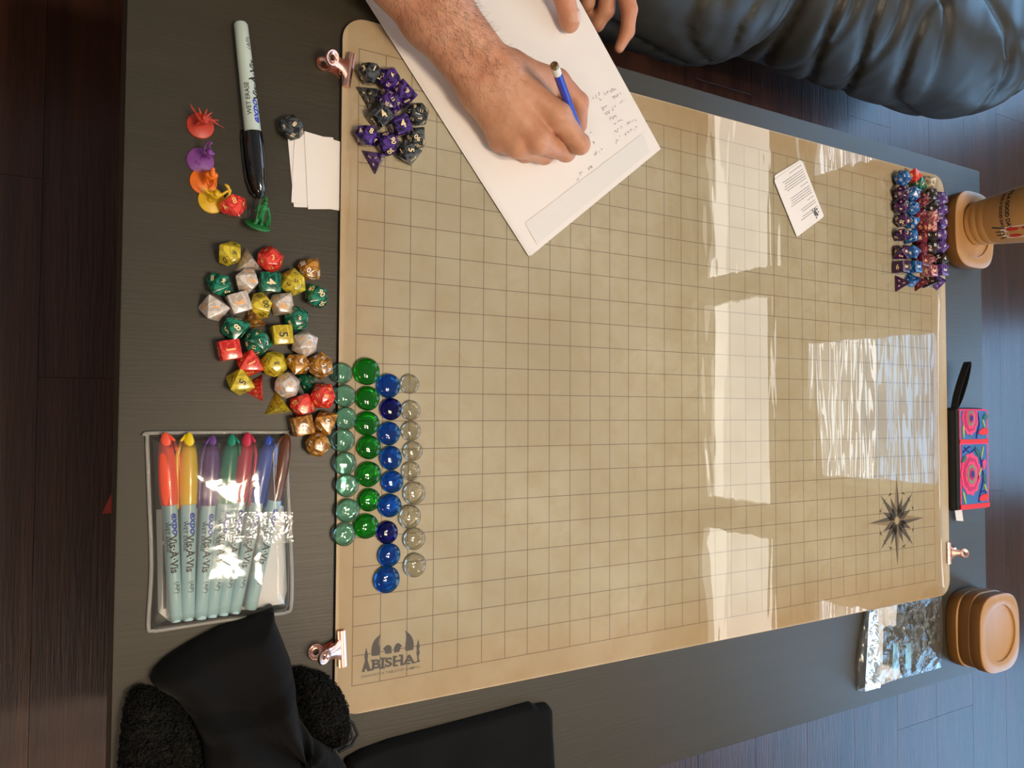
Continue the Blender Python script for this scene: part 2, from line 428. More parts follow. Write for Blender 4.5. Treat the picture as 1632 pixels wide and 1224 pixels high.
def mat_glass(name, col, rough=0.0):
    t = NT(name)
    rf = t.n('ShaderNodeBsdfRefraction'); t.val(rf.inputs[0], col); rf.inputs['IOR'].default_value = 1.45; rf.inputs['Roughness'].default_value = 0.0
    tr = t.n('ShaderNodeBsdfTransparent'); t.val(tr.inputs[0], tuple(c ** 0.65 for c in col))
    gl = t.n('ShaderNodeBsdfGlossy'); gl.inputs['Roughness'].default_value = 0.03; fr = t.n('ShaderNodeFresnel'); fr.inputs[0].default_value = 1.5
    mx = t.n('ShaderNodeMixShader'); mx.inputs[0].default_value = 0.62; t.l(rf.outputs[0], mx.inputs[1]); t.l(tr.outputs[0], mx.inputs[2])
    m2 = t.n('ShaderNodeMixShader'); t.l(fr.outputs[0], m2.inputs[0]); t.l(mx.outputs[0], m2.inputs[1]); t.l(gl.outputs[0], m2.inputs[2]); t.l(m2.outputs[0], t.out.inputs[0])
    return t.m

M = dict(
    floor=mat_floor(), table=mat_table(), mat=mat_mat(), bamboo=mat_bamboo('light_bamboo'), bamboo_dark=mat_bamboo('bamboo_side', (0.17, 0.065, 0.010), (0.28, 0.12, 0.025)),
    cup=mat_bamboo('cup_bamboo', (0.48, 0.24, 0.07), (0.60, 0.34, 0.12), (0.1, 0.1, 1)),
    skin=mat_skin(), nail=simple('fingernail', (0.66, 0.36, 0.26), 0.3, coat=0.3), hair=simple('dark_hair', (0.035, 0.02, 0.013), 0.55), leather=mat_leather(),
    wall=simple('painted_wall', (0.62, 0.57, 0.49), 0.8), ceil=simple('white_ceiling', (0.75, 0.72, 0.66), 0.9), white=simple('white_paint', (0.78, 0.77, 0.74), 0.45),
    paper=simple('white_paper', (0.80, 0.76, 0.74), 0.75, spec=0.2), ink=simple('grey_pencil', (0.16, 0.15, 0.16), 0.7), band=simple('grey_show_through', (0.735, 0.715, 0.70), 0.75, spec=0.2),
    print=simple('print_grey', (0.115, 0.105, 0.105), 0.7), rub=simple('black_rubber', (0.012, 0.011, 0.011), 0.8), black=simple('black_ink', (0.02, 0.02, 0.022), 0.5),
    copper=simple('rose_gold', (0.90, 0.52, 0.42), 0.26, metal=1.0), barrel=simple('pale_barrel', (0.50, 0.60, 0.56), 0.35), barrelblue=simple('pale_blue_barrel', (0.40, 0.60, 0.66), 0.35),
    blackcap=simple('black_cap', (0.006, 0.006, 0.007), 0.12, coat=0.5), blueink=simple('blue_ink', (0.03, 0.06, 0.48), 0.5),
    velvet=simple('black_velvet', (0.0045, 0.0045, 0.005), 0.9, spec=0.15, sheen=0.03, var=0.3, vs=30, bump=0.3, bs=1500),
    sherpa=simple('black_sherpa', (0.012, 0.012, 0.011), 0.95, spec=0.1, sheen=0.04, var=0.5, vs=180, bump=1.0, bs=420, bd=0.004),
    cord=simple('black_cord', (0.006, 0.006, 0.006), 0.8), redpaper=simple('red_paper', (0.42, 0.03, 0.02), 0.6),
    sheet=film('clear_vinyl_sheet', (0.965, 0.96, 0.94), 0.85, 0.012, bumps=((34, 0.045, 0.004), (7, 0.08, 0.006)), stretch=(1.0, 0.12, 1.0)),
    vinyl=film('clear_vinyl_pouch', (0.93, 0.93, 0.91), 1.0, 0.05, bumps=((38, 0.12, 0.003),), haze=0.04),
    vinyledge=film('vinyl_welt', (0.72, 0.72, 0.70), 1.4, 0.12, bumps=((900, 0.6, 0.001),), haze=0.30, hazecol=(0.75, 0.74, 0.70)),
    bag=film('crinkled_bag_film', (0.90, 0.93, 0.95), 0.7, 0.10, bumps=((38, 0.8, 0.006), (120, 0.5, 0.002)), haze=0.035),
    bagzip=film('bag_zip_strip', (0.75, 0.82, 0.88), 1.0, 0.15, bumps=((60, 1.0, 0.006),), haze=0.22, hazecol=(0.7, 0.82, 0.92)),
)

# ------------------------------------------------------------------ room shell
X0, X1, Y0, Y1, ZC = -2.1, 2.5, -2.3, 2.25, 2.80
fb = box('floor', (X0, Y0, -0.06), (X1, Y1, -0.013), M['rub']); tag(fb, 'dark walnut plank floor', kind='structure')
pw = 0.155; pm = {}
col_i = 0; x = -0.242 - pw * 12
rr = random.Random(3)
while x < X1:
    xa, xb = max(x, X0), min(x + pw, X1)
    if xb - xa > 0.01:
        k = round((x + 0.242) / pw)
        off = {-1: 0.52, 0: 0.277, 12: -0.49}.get(k, rr.uniform(0, 1.2))
        y = off - 1.2 * math.ceil((off - Y0) / 1.2)
        while y < Y1:
            ya, yb = max(y, Y0), min(y + 1.2, Y1)
            if yb - ya > 0.01:
                key = (round(xb - xa, 4), round(yb - ya, 4))
                if key not in pm:
                    o = box('plank', (0, 0, -0.013), (xb - xa - 0.0003, yb - ya - 0.0003, 0), M['floor'], fb, bevel=0.0003, seg=1); pm[key] = o.data
                else: o = link(bpy.data.objects.new('plank', pm[key]), fb)
                o.location = (xa, ya, 0)
            y += 1.2
    x += pw
def wall(name, lo, hi, m='wall'):
    o = box(name, lo, hi, M[m]); tag(o, name.replace('_', ' ') + ' of the room', kind='structure'); return o
wall('ceiling', (X0 - .1, Y0 - .1, ZC), (X1 + .1, Y1 + .1, ZC + .1), 'ceil')
wall('wall_near', (X0 - .1, Y0 - .1, -.06), (X0, Y1 + .1, ZC)); wall('wall_right', (X0, Y0 - .1, -.06), (X1, Y0, ZC)); wall('wall_left', (X0, Y1, -.06), (X1, Y1 + .1, ZC))
# the window wall: openings (y0, y1, z0, z1)
TR = [(0.86, 1.75, 2.16, 2.62), (-0.20, 0.79, 2.16, 2.62), (-1.25, -0.29, 2.16, 2.62)]
LW = [(1.20, 2.05, 0.12, 2.00), (-0.05, 0.56, 0.12, 2.00), (-1.40, -0.50, 0.12, 2.00)]
ops = TR + LW
ys = sorted({Y0, Y1, *[v for o_ in ops for v in o_[:2]]}); zs = sorted({-.06, ZC, *[v for o_ in ops for v in o_[2:]]})
bm = bmesh.new()
for i in range(len(ys) - 1):
    for j in range(len(zs) - 1):
        cy, cz = (ys[i] + ys[i + 1]) / 2, (zs[j] + zs[j + 1]) / 2
        if any(a < cy < b and c < cz < d for a, b, c, d in ops): continue
        box_bm((X1, ys[i], zs[j]), (X1 + .1, ys[i + 1], zs[j + 1]), bm=bm)
o = bm_obj('wall_far', bm, M['wall']); tag(o, 'wall with the windows', kind='structure')
SKY_UP = emit('bright_sky_pane', (1.0, 0.97, 0.88), WIN_UP); SKY_MID = emit('hazy_sky_pane', (1.0, 0.98, 0.92), WIN_UP * 0.68)
SKY_WHITE = emit('white_sky_pane', (0.84, 0.92, 1.0), WIN_MID); SKY_BLUE = emit('blue_sky_pane', (0.32, 0.62, 1.0), WIN_LOW)
wn = 0
def frame_of(par, a, b, c, d, t_=0.03):
    for lo, hi in (((a, c), (a + t_, d)), ((b - t_, c), (b, d)), ((a, c), (b, c + t_)), ((a, d - t_), (b, d))):
        box('window_frame', (X1 + .02, lo[0], lo[1]), (X1 + .06, hi[0], hi[1]), M['white'], par)
for (a, b, c, d) in TR:
    wn += 1; o = box('window_%d' % wn, (X1 + .062, a, c), (X1 + .066, b, d), SKY_MID); tag(o, 'transom window above', kind='structure')
    p = box('pane', (X1 + .055, a + .03, d - .14), (X1 + .06, b - .03, d - .03), SKY_UP, o); frame_of(o, a, b, c, d)
for (a, b, c, d) in LW:
    wn += 1; o = box('window_%d' % wn, (X1 + .062, a, 1.72), (X1 + .066, b, d), SKY_WHITE); tag(o, 'window with blinds', kind='structure')
    box('pane', (X1 + .062, a, c), (X1 + .066, b, 1.72), SKY_BLUE, o); frame_of(o, a, b, c, d)
    sl = None
    nsl = int((d - 1.30) / 0.044)
    for k in range(nsl):
        z = d - .04 - k * 0.044
        if sl is None:
            s_ = box('blind_slat', (-0.017, a + .03, -.001), (0.017, b - .03, .001), M['white'], o); sl = s_.data
        else: s_ = link(bpy.data.objects.new('blind_slat', sl), o)
        s_.location = (X1 + .03, 0, z); s_.rotation_euler = (0, math.radians(4), 0)
# ceiling lamp fitting
lt = thing('ceiling_lamp', 'ceiling lamp with four frosted glass shades above the table', 'lamp', (LAMP.x, LAMP.y, LAMP.z))
for bx, by in BULBS:
    lathe_obj('glass_shade', [(0.0, 0.0), (0.065, 0.0), (0.075, 0.012), (0.07, 0.06), (0.03, 0.08)], emit('lamp_glow', (1.0, 0.8, 0.55), 6), lt, M=Matrix.Translation((bx, by, 0)))
    tube('arm', [(bx, by, .07), (bx * .5, by * .5, .095), (0, 0, .10)], .008, M['copper'], lt)
lathe_obj('canopy', [(0.02, 0.07), (0.02, ZC - LAMP.z - .02), (0.06, ZC - LAMP.z - .015), (0.06, ZC - LAMP.z)], M['white'], lt)
# ------------------------------------------------------------------ coffee table
tb = thing('coffee_table', 'low black-brown wooden coffee table under the game mat', 'table', (0, 0, 0))
TX0, TX1, TY0, TY1 = -0.185, 1.003, -0.149, 0.613
box('tabletop', (TX0, TY0, TZ - .05), (TX1, TY1, TZ), M['table'], tb, bevel=0.0015)
lg = None
for (lx, ly) in ((TX0 + .05, TY0 + .02), (TX1 - .10, TY0 + .02), (TX0 + .05, TY1 - .07), (TX1 - .10, TY1 - .07)):
    if lg is None: q = box('leg', (0, 0, 0), (.05, .05, TZ - .05), M['table'], tb, bevel=0.0015); lg = q.data
    else: q = link(bpy.data.objects.new('leg', lg), tb)
    q.location = (lx, ly, 0)
box('shelf', (TX0 + .05, TY0 + .05, 0.13), (TX1 - .05, TY1 - .05, 0.145), M['table'], tb)
rp = at(178, 790, -T0 + .003)
prism('red_scrap', [(rp.x - .010, rp.y - .022), (rp.x + .012, rp.y - .022), (rp.x + .012, rp.y + .032)], 0.0, 0.0016, M['redpaper'])
tag(bpy.data.objects['red_scrap'], 'small red pointed scrap lying on the floor beside the table edge', 'scrap')

# ------------------------------------------------------------------ game mat
gm = thing('game_mat', 'large tan parchment game mat printed with a square grid', 'mat', (0, 0, T0))
MX0, MX1, MY0, MY1 = -0.0152, 0.899, -0.0245, 0.586
mp_ = rrect((MX0 + MX1) / 2, (MY0 + MY1) / 2, MX1 - MX0, MY1 - MY0, 0.022, 8)
bp = prism('rubber_backing', rrect((MX0 + MX1) / 2, (MY0 + MY1) / 2, MX1 - MX0 + .0008, MY1 - MY0 + .0008, 0.022, 8), -.004, -.0006, M['rub'], gm)
prism('printed_top', mp_, -.0006, 0, M['mat'], gm)
def lw(x, y): p = at(x, y, 0); return (p.x, p.y)
def crop(x, y, ox, oy, s): return lw(ox + x / s, oy + y / s)
C7 = lambda x, y: crop(x, y, 560, 990, 11.13)
def curve(pts, n=6):
    """Catmull-Rom through pts, open"""
    out = []; P = [pts[0]] + list(pts) + [pts[-1]]
    for i in range(1, len(P) - 2):
        for k in range(n):
            t = k / n; a, b, c, d = [np.array(q, float) for q in P[i - 1:i + 3]]
            out.append(tuple(0.5 * ((2 * b) + (c - a) * t + (2 * a - 5 * b + 4 * c - d) * t * t + (3 * b - a - 3 * c + d) * t ** 3)))
    return out + [tuple(pts[-1])]
shapes = [
    curve([(358, 620), (355, 500), (378, 400), (430, 310), (530, 222)]) + curve([(530, 222), (500, 300), (492, 400), (510, 510), (490, 605)]),
    curve([(945, 158), (1040, 235), (1090, 320), (1105, 410), (1098, 500)]) + curve([(1098, 505), (965, 525), (955, 440), (968, 320), (966, 215), (945, 160)]),
    curve([(600, 580), (590, 520), (560, 495), (600, 450), (640, 422), (690, 432), (712, 470), (712, 570)]),
    curve([(755, 560), (755, 480), (790, 410), (840, 390), (900, 440), (875, 460), (865, 500), (845, 545)]),
    [(262, 465), (290, 570), (295, 640), (285, 660), (290, 700), (345, 880), (280, 893), (275, 850), (235, 858), (240, 900), (180, 903), (230, 740), (240, 690), (228, 640), (238, 580)],
    [(1188, 312), (1212, 440), (1200, 500), (1215, 560), (1195, 610), (1200, 690), (1215, 695), (1215, 722), (1145, 732), (1150, 705), (1170, 700), (1165, 620), (1150, 570), (1160, 520), (1152, 455)]]
flat('printed_emblem', [[C7(*p) for p in s] for s in shapes], 0.00008, M['print'], gm)
def plane_text(name, s, p0, p1, hgt, m, parent, z=0.0001, bold=0.0, slab=False, conv=C7):
    """text on the mat from p0 to p1 (middle of its height), hgt as a fraction of its length"""
    a, b = Vector(conv(*p0)), Vector(conv(*p1)); ex = (b - a); L = ex.length; ex.normalize(); ey = Vector((-ex.y, ex.x))
    V, F = glyphs(s, bold); wd = V[:, 0].max() - V[:, 0].min(); hd = V[:, 1].max() - V[:, 1].min(); mid = (a + b) / 2
    VV = [(mid.x + ex.x * x / wd * L + ey.x * y / hd * hgt * L, mid.y + ex.y * x / wd * L + ey.y * y / hd * hgt * L, z) for x, y in V]
    return mesh_obj(name, VV, F, m, parent)
plane_text('printed_name', 'BISHA', (365, 770), (1130, 660), 0.205, M['print'], gm, bold=0.035)
# slab serifs of the printed name
ser = []
for (x, y, w_) in ((365, 862, 60), (545, 832, 110), (790, 790, 75), (905, 770, 75), (1010, 752, 75), (1105, 735, 75), (375, 700, 60), (570, 665, 110), (775, 632, 75), (880, 610, 75)):
    s = -0.14
    ser.append([C7(x - w_ / 2, y - s * w_ / 2 * -1 - 13), C7(x + w_ / 2, y + s * w_ / 2 - 13), C7(x + w_ / 2, y + s * w_ / 2 + 13), C7(x - w_ / 2, y - s * w_ / 2 * 1 + 13)])
flat('printed_serif', ser, 0.00012, M['print'], gm)
plane_text('printed_tagline', 'INNOVATIVE TABLETOP GAMING', (180, 987), (1215, 805), 0.038, M['print'], gm, bold=0.006)
# compass rose
cc = Vector(lw(1429.5, 829.5)); pol = []; pol2 = []
for k in range(16):
    a = PI / 8 * k; L = 2.45 * U if k % 4 == 0 else (2.05 * U if k % 2 == 0 else 1.35 * U)
    wd = 0.26 * U if k % 4 == 0 else 0.2 * U
    r1 = 0.55 * U
    d = Vector((math.cos(a), math.sin(a))); n_ = Vector((-d.y, d.x))
    tip, bl, br = cc + d * L, cc + d * r1 + n_ * wd, cc + d * r1 - n_ * wd
    pol.append([tuple(cc + d * .12 * U), tuple(br), tuple(tip)]); 
    if k % 4: pol.append([tuple(cc + d * .12 * U), tuple(tip), tuple(bl)])
    else: pol2.append([tuple(cc + d * .12 * U), tuple(tip), tuple(bl)])
def ring(c, r0, r1, n=40, a0=0, a1=2 * PI):
    return [[(c.x + r * math.cos(a), c.y + r * math.sin(a)) for r, a in ((r0, t0), (r1, t0), (r1, t1), (r0, t1))] for t0, t1 in [(a0 + (a1 - a0) * i / n, a0 + (a1 - a0) * (i + 1) / n) for i in range(n)]]
for k in range(16):
    if k % 4: pol += ring(cc, 1.52 * U, 1.56 * U, 3, PI / 8 * (k - .3), PI / 8 * (k + .3))
    if k % 2: 
        a = PI / 8 * k; d = Vector((math.cos(a), math.sin(a))); n_ = Vector((-d.y, d.x)); p = cc + d * 1.5 * U
        pol.append([tuple(p + n_ * .1 * U), tuple(p - n_ * .1 * U), tuple(p + d * .16 * U)])
cr = flat('printed_compass', pol, 0.00009, M['print'], gm)
flat('printed_compass', pol2, 0.00007, simple('print_light', (0.34, 0.27, 0.185), .7), gm)
flat('printed_compass', ring(cc, 0.13 * U, 0.21 * U), 0.00016, simple('print_tan', (0.55, 0.42, 0.25), .7), gm)
# clear sheet over the mat: gently rippled, its two short edges curl up
SX0, SX1, SY0, SY1 = -0.0125, 0.884, -0.0235, 0.585
V = []; F = []; nx, ny = 330, 110
def sheet_h(x, y):
    h = 0.0007 + 0.00010 * (1 + math.sin(x * 61 + 1.4 * math.sin(y * 9 + 1))) * 0.5
    h += 0.00016 * (noise.noise(Vector((x * 16, y * 7, 1.3))) + 1) * 0.5 + 0.00004 * noise.noise(Vector((x * 70, y * 18, 4)))
    e = max(0, 1 - (x - SX0) / 0.030); h += e * e * 0.0045 * max(0, math.sin((y - 0.20) * 6.2)) ** 1 if y > 0.2 else 0
    e = max(0, 1 - (SX1 - x) / 0.016); h += e * e * 0.003 * (0.65 + 0.5 * math.sin(y * 8))
    return h
for i in range(nx + 1):
    for j in range(ny + 1):
        x = SX0 + (SX1 - SX0) * i / nx; y = SY0 + (SY1 - SY0) * j / ny; V.append((x, y, sheet_h(x, y)))
for i in range(nx):
    for j in range(ny): a = i * (ny + 1) + j; F.append((a, a + ny + 1, a + ny + 2, a + 1))
sh = mesh_obj('vinyl_sheet', V, F, M['sheet'], smooth=True); sh.location.z = T0
tag(sh, 'clear plastic sheet clipped over the game mat with window reflections', 'plastic sheet')

SH = 0.0012     # things on the mat rest on the sheet
TB = -0.004     # things beside the mat rest on the table top
# ------------------------------------------------------------------ leather sofa
def rbox(g, lo, hi, r, rc=None):
    """rounded box whose upright corners may have a radius rc each side"""
    c = (np.array(lo) + np.array(hi)) / 2; e = (np.array(hi) - np.array(lo)) / 2; p = g - c
    rc = rc or r
    q = np.abs(p[:, :2]) - (e[:2] - rc); d2 = np.linalg.norm(np.maximum(q, 0), axis=1) + np.minimum(np.maximum(q[:, 0], q[:, 1]), 0) - rc
    w2 = np.abs(p[:, 2]) - e[2]
    a = d2 + r; b = w2 + r
    return np.sqrt(np.maximum(a, 0) ** 2 + np.maximum(b, 0) ** 2) + np.minimum(np.maximum(a, b), 0) - r
def cushion(name, lo, hi, r, rc, par, wr=0.010, seed=1, h=0.0065, focus=None):
    L = np.array(lo) - .03; H_ = np.array(hi) + .03; n = np.ceil((H_ - L) / h).astype(int)
    g = np.stack(np.meshgrid(*[L[i] + h * np.arange(n[i]) for i in range(3)], indexing='ij'), -1).reshape(-1, 3)
    d = rbox(g, lo, hi, r, rc)
    X, Y, Z = g.T
    if focus is not None:
        fx, fy, fz = focus; ang = np.arctan2(X - fx, (Y - fy) - 1.2 * (Z - fz)); rad = np.sqrt((X - fx) ** 2 + (Y - fy) ** 2 + (Z - fz) ** 2)
        rid = 1 - np.exp(-9 * np.sin(ang * 12 + 3.5 * vnoise(X, Y, Z, 5, seed) + rad * 2) ** 2)
        fade = np.exp(-np.maximum(Y - lo[1] - .02, 0) / 0.16) * np.clip(1.1 - np.abs(rad - .25) * 1.3, 0, 1)
        d = d - wr * (rid - 0.8) * fade
        rid2 = 1 - np.exp(-12 * np.sin(X * 25 + Y * 10 + 3.6 * vnoise(X, Y, Z, 6, seed + 3)) ** 2)
        d = d - wr * 0.9 * (rid2 - .85) * np.exp(-((Y - lo[1] - .11) / .12) ** 2)
    d = d - 0.004 * vnoise(X, Y, Z, 9, seed + 7)
    Vv, Q = nets(d.reshape(n), L, h)
    return np_mesh(name, Vv, Q, M['leather'], par)
sf = thing('sofa', 'black leather sofa with plump wrinkled cushions beside the table', 'sofa', (0, 0, 0))
cushion('seat_cushion', (-0.85, 0.708, 0.27), (0.680, 1.50, 0.445), 0.085, 0.20, sf, 0.006, 1, focus=(0.62, 0.72, 0.33))
cushion('seat_cushion', (0.40, 0.785, 0.18), (1.52, 1.50, 0.42), 0.12, 0.38, sf, 0.010, 5, focus=(0.60, 0.74, 0.46))
cushion('backrest', (-0.90, 1.42, 0.20), (1.62, 1.72, 0.86), 0.12, 0.13, sf, 0.004, 9, h=0.016)
cushion('armrest', (-1.12, 0.72, 0.06), (-0.84, 1.70, 0.62), 0.10, 0.12, sf, 0.004, 12, h=0.016)
cushion('seat_base', (-0.85, 0.90, 0.05), (1.52, 1.60, 0.27), 0.06, 0.20, sf, 0.002, 15, h=0.016)
# ------------------------------------------------------------------ bulldog clips
def clip(name_label, p, rz, mirror=1, hang=0.0):
    t = thing('bulldog_clip', name_label, 'clip', p, rz, None)
    L = 0.0155
    for s, zc in ((1, 0.0022), (-1, -0.0052)):
        bm = bmesh.new()
        prof = [(-.003, 0), (.0035, 0), (.0040, .0012 * s), (.0022, .0026 * s), (-.0006, .0030 * s), (-.003, .0016 * s)]
        a = [bm.verts.new((x, -L, zc + z)) for x, z in prof]; b = [bm.verts.new((x, L, zc + z)) for x, z in prof]
        for i in range(6): bm.faces.new((a[i], a[(i + 1) % 6], b[(i + 1) % 6], b[i]))
        bm.faces.new(a[::-1]); bm.faces.new(b)
        bm_obj('jaw', bm, M['copper'], t, auto=50)
    for s, ang in ((1, 28), (-1, -3)):
        # neck that narrows from the jaw to the eyelet, and the rolled eyelet handle
        ca, sa = math.cos(math.radians(ang)), math.sin(math.radians(ang))
        def P(u, v, n_): return Vector((-u * ca - n_ * sa * 1, v, (0.0036 if s > 0 else -0.0030) + u * sa + n_ * ca - (0 if s > 0 else 0)))
        V = []; F = []; rows = [(0.000, .0105), (.003, .0085), (.007, .0060), (.012, .0048), (.0165, .0046)]; nv = 8; th = 0.0007
        for side in (0, 1):
            for u, wd in rows:
                for k in range(nv + 1):
                    v = -wd + 2 * wd * k / nv; n_ = 0.0030 * (1 - (v / wd) ** 2) * (1 if s > 0 else -0.0) - side * th; V.append(P(u, v, n_))
        R_ = len(rows) * (nv + 1)
        for side in (0, 1):
            for i in range(len(rows) - 1):
                for k in range(nv):
                    q = [i * (nv + 1) + k, (i + 1) * (nv + 1) + k, (i + 1) * (nv + 1) + k + 1, i * (nv + 1) + k + 1]
                    q = [x + side * R_ for x in q]; F.append(q if side else q[::-1])
        mesh_obj('neck', V, F, M['copper'], t, smooth=True)
        Mt = Matrix.Translation(P(.0205, 0, 0.0005)) @ Matrix.Rotation(math.radians(ang), 4, 'Y') @ Matrix.Rotation(math.radians(14 * s), 4, 'X')
        lathe_obj('handle', [(.0022, -.0004), (.0026, .0008), (.0042, .0011), (.0052, .0017), (.0064, .0016), (.0070, .0004), (.0066, -.0008), (.0050, -.0004), (.0042, -.0010), (.0030, -.0012), (.0022, -.0004)], M['copper'], t, 28, Mt, 50, False)
    tube('spring', [(-.004, -.0048, .0006), (-.006, -.0048, -.0006), (-.007, 0, .0022), (-.006, .0048, -.0006), (-.004, .0048, .0006)], .0006, M['copper'], t, 6)
    return t
p = at(553, 110, .004); clip('rose gold bulldog clip on the mat edge beside the dark dice pile', (MX0 + .0045, p.y, T0), math.radians(-8))
p = at(549, 1034, .004); clip('rose gold bulldog clip on the mat edge left of the printed logo', (MX0 + .0045, p.y, T0), math.radians(3))
p = at(1510, 882, .003); clip('rose gold bulldog clip on the far mat edge near the compass rose', (MX1 - .0045, p.y, T0), PI)

# ------------------------------------------------------------------ sheets of paper under the writing hand
B_, R_ = at(845, 408, SH), at(1053, 237, SH)
ex = (R_ - B_); ex.z = 0; ex.normalize(); ey = Vector((-ex.y, ex.x, 0))
pang = math.atan2(ex.y, ex.x)
labs = ['top sheet of white paper with pencil writing under the hand', 'middle sheet of white paper peeking out under the written page', 'lowest sheet of white paper on the game mat under the written page']
for k in range(3):
    z = T0 + SH + .0004 + (2 - k) * 0.0005
    dxy = [(0, 0), (-.0022, -.0006), (-.0036, .0014)][k]
    t = thing('paper_sheet', labs[k], 'paper', (B_.x + dxy[0], B_.y + dxy[1], z), pang + [0, .003, -.004][k], None)
    W_, H_ = 0.2185, 0.2794
    nxp, nyp = 12, 16; V = []; F = []
    for i in range(nxp + 1):
        for j in range(nyp + 1):
            x, y = W_ * i / nxp, H_ * j / nyp
            V.append((x, y, 0.0))
    for i in range(nxp):
        for j in range(nyp): a = i * (nyp + 1) + j; F.append((a, a + nyp + 1, a + nyp + 2, a + 1))
    s_ = mesh_obj('page', V, F, M['paper'], t, smooth=True)
    if k == 0:
        inv = Matrix.Rotation(-pang, 3, 'Z')
        def loc(px, py):
            v = inv @ (at(px, py, SH) - B_); return v.x, v.y
        flat('show_through_band', [[loc(835, 356), loc(854, 390), loc(1034, 243), loc(1023, 213)]], .00046, M['band'], t)
        # pencil writing: short strokes laid in rows
        bm = bmesh.new(); rw = random.Random(5)
        def scribble(x0, y0, n, size, ang, amp=1.0):
            x = 0; pts = []
            for q in range(n * 4):
                x += size * rw.uniform(.12, .34); pts.append((x, size * rw.uniform(-.5, .5) * amp))
                if rw.random() < .16 and len(pts) > 2:
                    yield_pts(pts, x0, y0, ang); pts = []; x += size * .5
            yield_pts(pts, x0, y0, ang)
        def yield_pts(pts, x0, y0, ang):
            ca, sa = math.cos(ang), math.sin(ang)
            for (xa, ya), (xb, yb) in zip(pts, pts[1:]):
                d = Vector((xb - xa, yb - ya)); n_ = Vector((-d.y, d.x)).normalized() * .00019
                q = [Vector((xa, ya)) + n_, Vector((xa, ya)) - n_, Vector((xb, yb)) - n_, Vector((xb, yb)) + n_]
                bm.faces.new([bm.verts.new((x0 + v.x * ca - v.y * sa, y0 + v.x * sa + v.y * ca, .00048)) for v in q])
        inv = Matrix.Rotation(-pang, 3, 'Z')
        def loc(px, py):
            v = inv @ (at(px, py, SH) - B_); return v.x, v.y
        up = -pang
        for (x0, y0, x1, y1, n, sz) in ((942, 160, 956, 148, 3, .0035), (961, 152, 982, 140, 5, .0035), (953, 161, 958, 158, 1, .004), (974, 158, 989, 150, 4, .0035), (957, 175, 968, 168, 2, .0045),
                (962, 184, 980, 170, 4, .0045), (986, 166, 995, 161, 2, .004), (970, 193, 983, 183, 3, .0045), (976, 200, 987, 192, 3, .004), (977, 212, 992, 202, 3, .004), (996, 198, 1010, 192, 4, .0035),
                (978, 228, 986, 220, 2, .005), (993, 215, 1016, 202, 5, .0035), (944, 247, 955, 239, 3, .004), (934, 270, 941, 266, 2, .0045), (915, 287, 922, 280, 2, .0055), (938, 214, 940, 210, 1, .003), (943, 229, 948, 226, 1, .003)):
            a = Vector(loc(x0, y0)); b = Vector(loc(x1, y1)); ang = math.atan2(b.y - a.y, b.x - a.x)
            scribble(a.x, a.y, n, sz, ang)
        me = bpy.data.meshes.new('handwriting'); bm.to_mesh(me); bm.free(); me.materials.append(M['ink'])
        hw = link(bpy.data.objects.new('handwriting', me), t); hw['kind'] = 'stuff'

# small white slips under the left rim of the mat
for k, (px, py, a, wd, hg, lab) in enumerate([(500, 274, 6, .040, .062, 'lowest white paper slip sticking out under the left mat edge'), (509, 275, -2, .046, .061, 'middle white paper slip of the small pile left of the mat'),
                                       (513, 277, 0, .036, .0605, 'topmost white paper slip of the small pile left of the mat')]):
    p = at(px, py, TB); z = TZ + .0003 + k * .0006
    q = prism('paper_slip', [(x, y) for x, y in rrect(0, 0, wd, hg, .0004, 1)], 0, .00035, M['paper'])
    if k == 2:
        bpy.data.objects.remove(q)
        a0, b0, c0, d0 = at(484, 210, TB), at(542, 227, TB), at(542, 334, TB), at(490, 334, TB)
        q = prism('paper_slip', [(v.x - p.x, v.y - p.y) for v in (d0, c0, b0, a0)], 0, .00035, M['paper'])
    q.location = (p.x, p.y, z); q.rotation_euler = (0, 0, math.radians(a)); tag(q, lab, 'paper', 'paper slips')

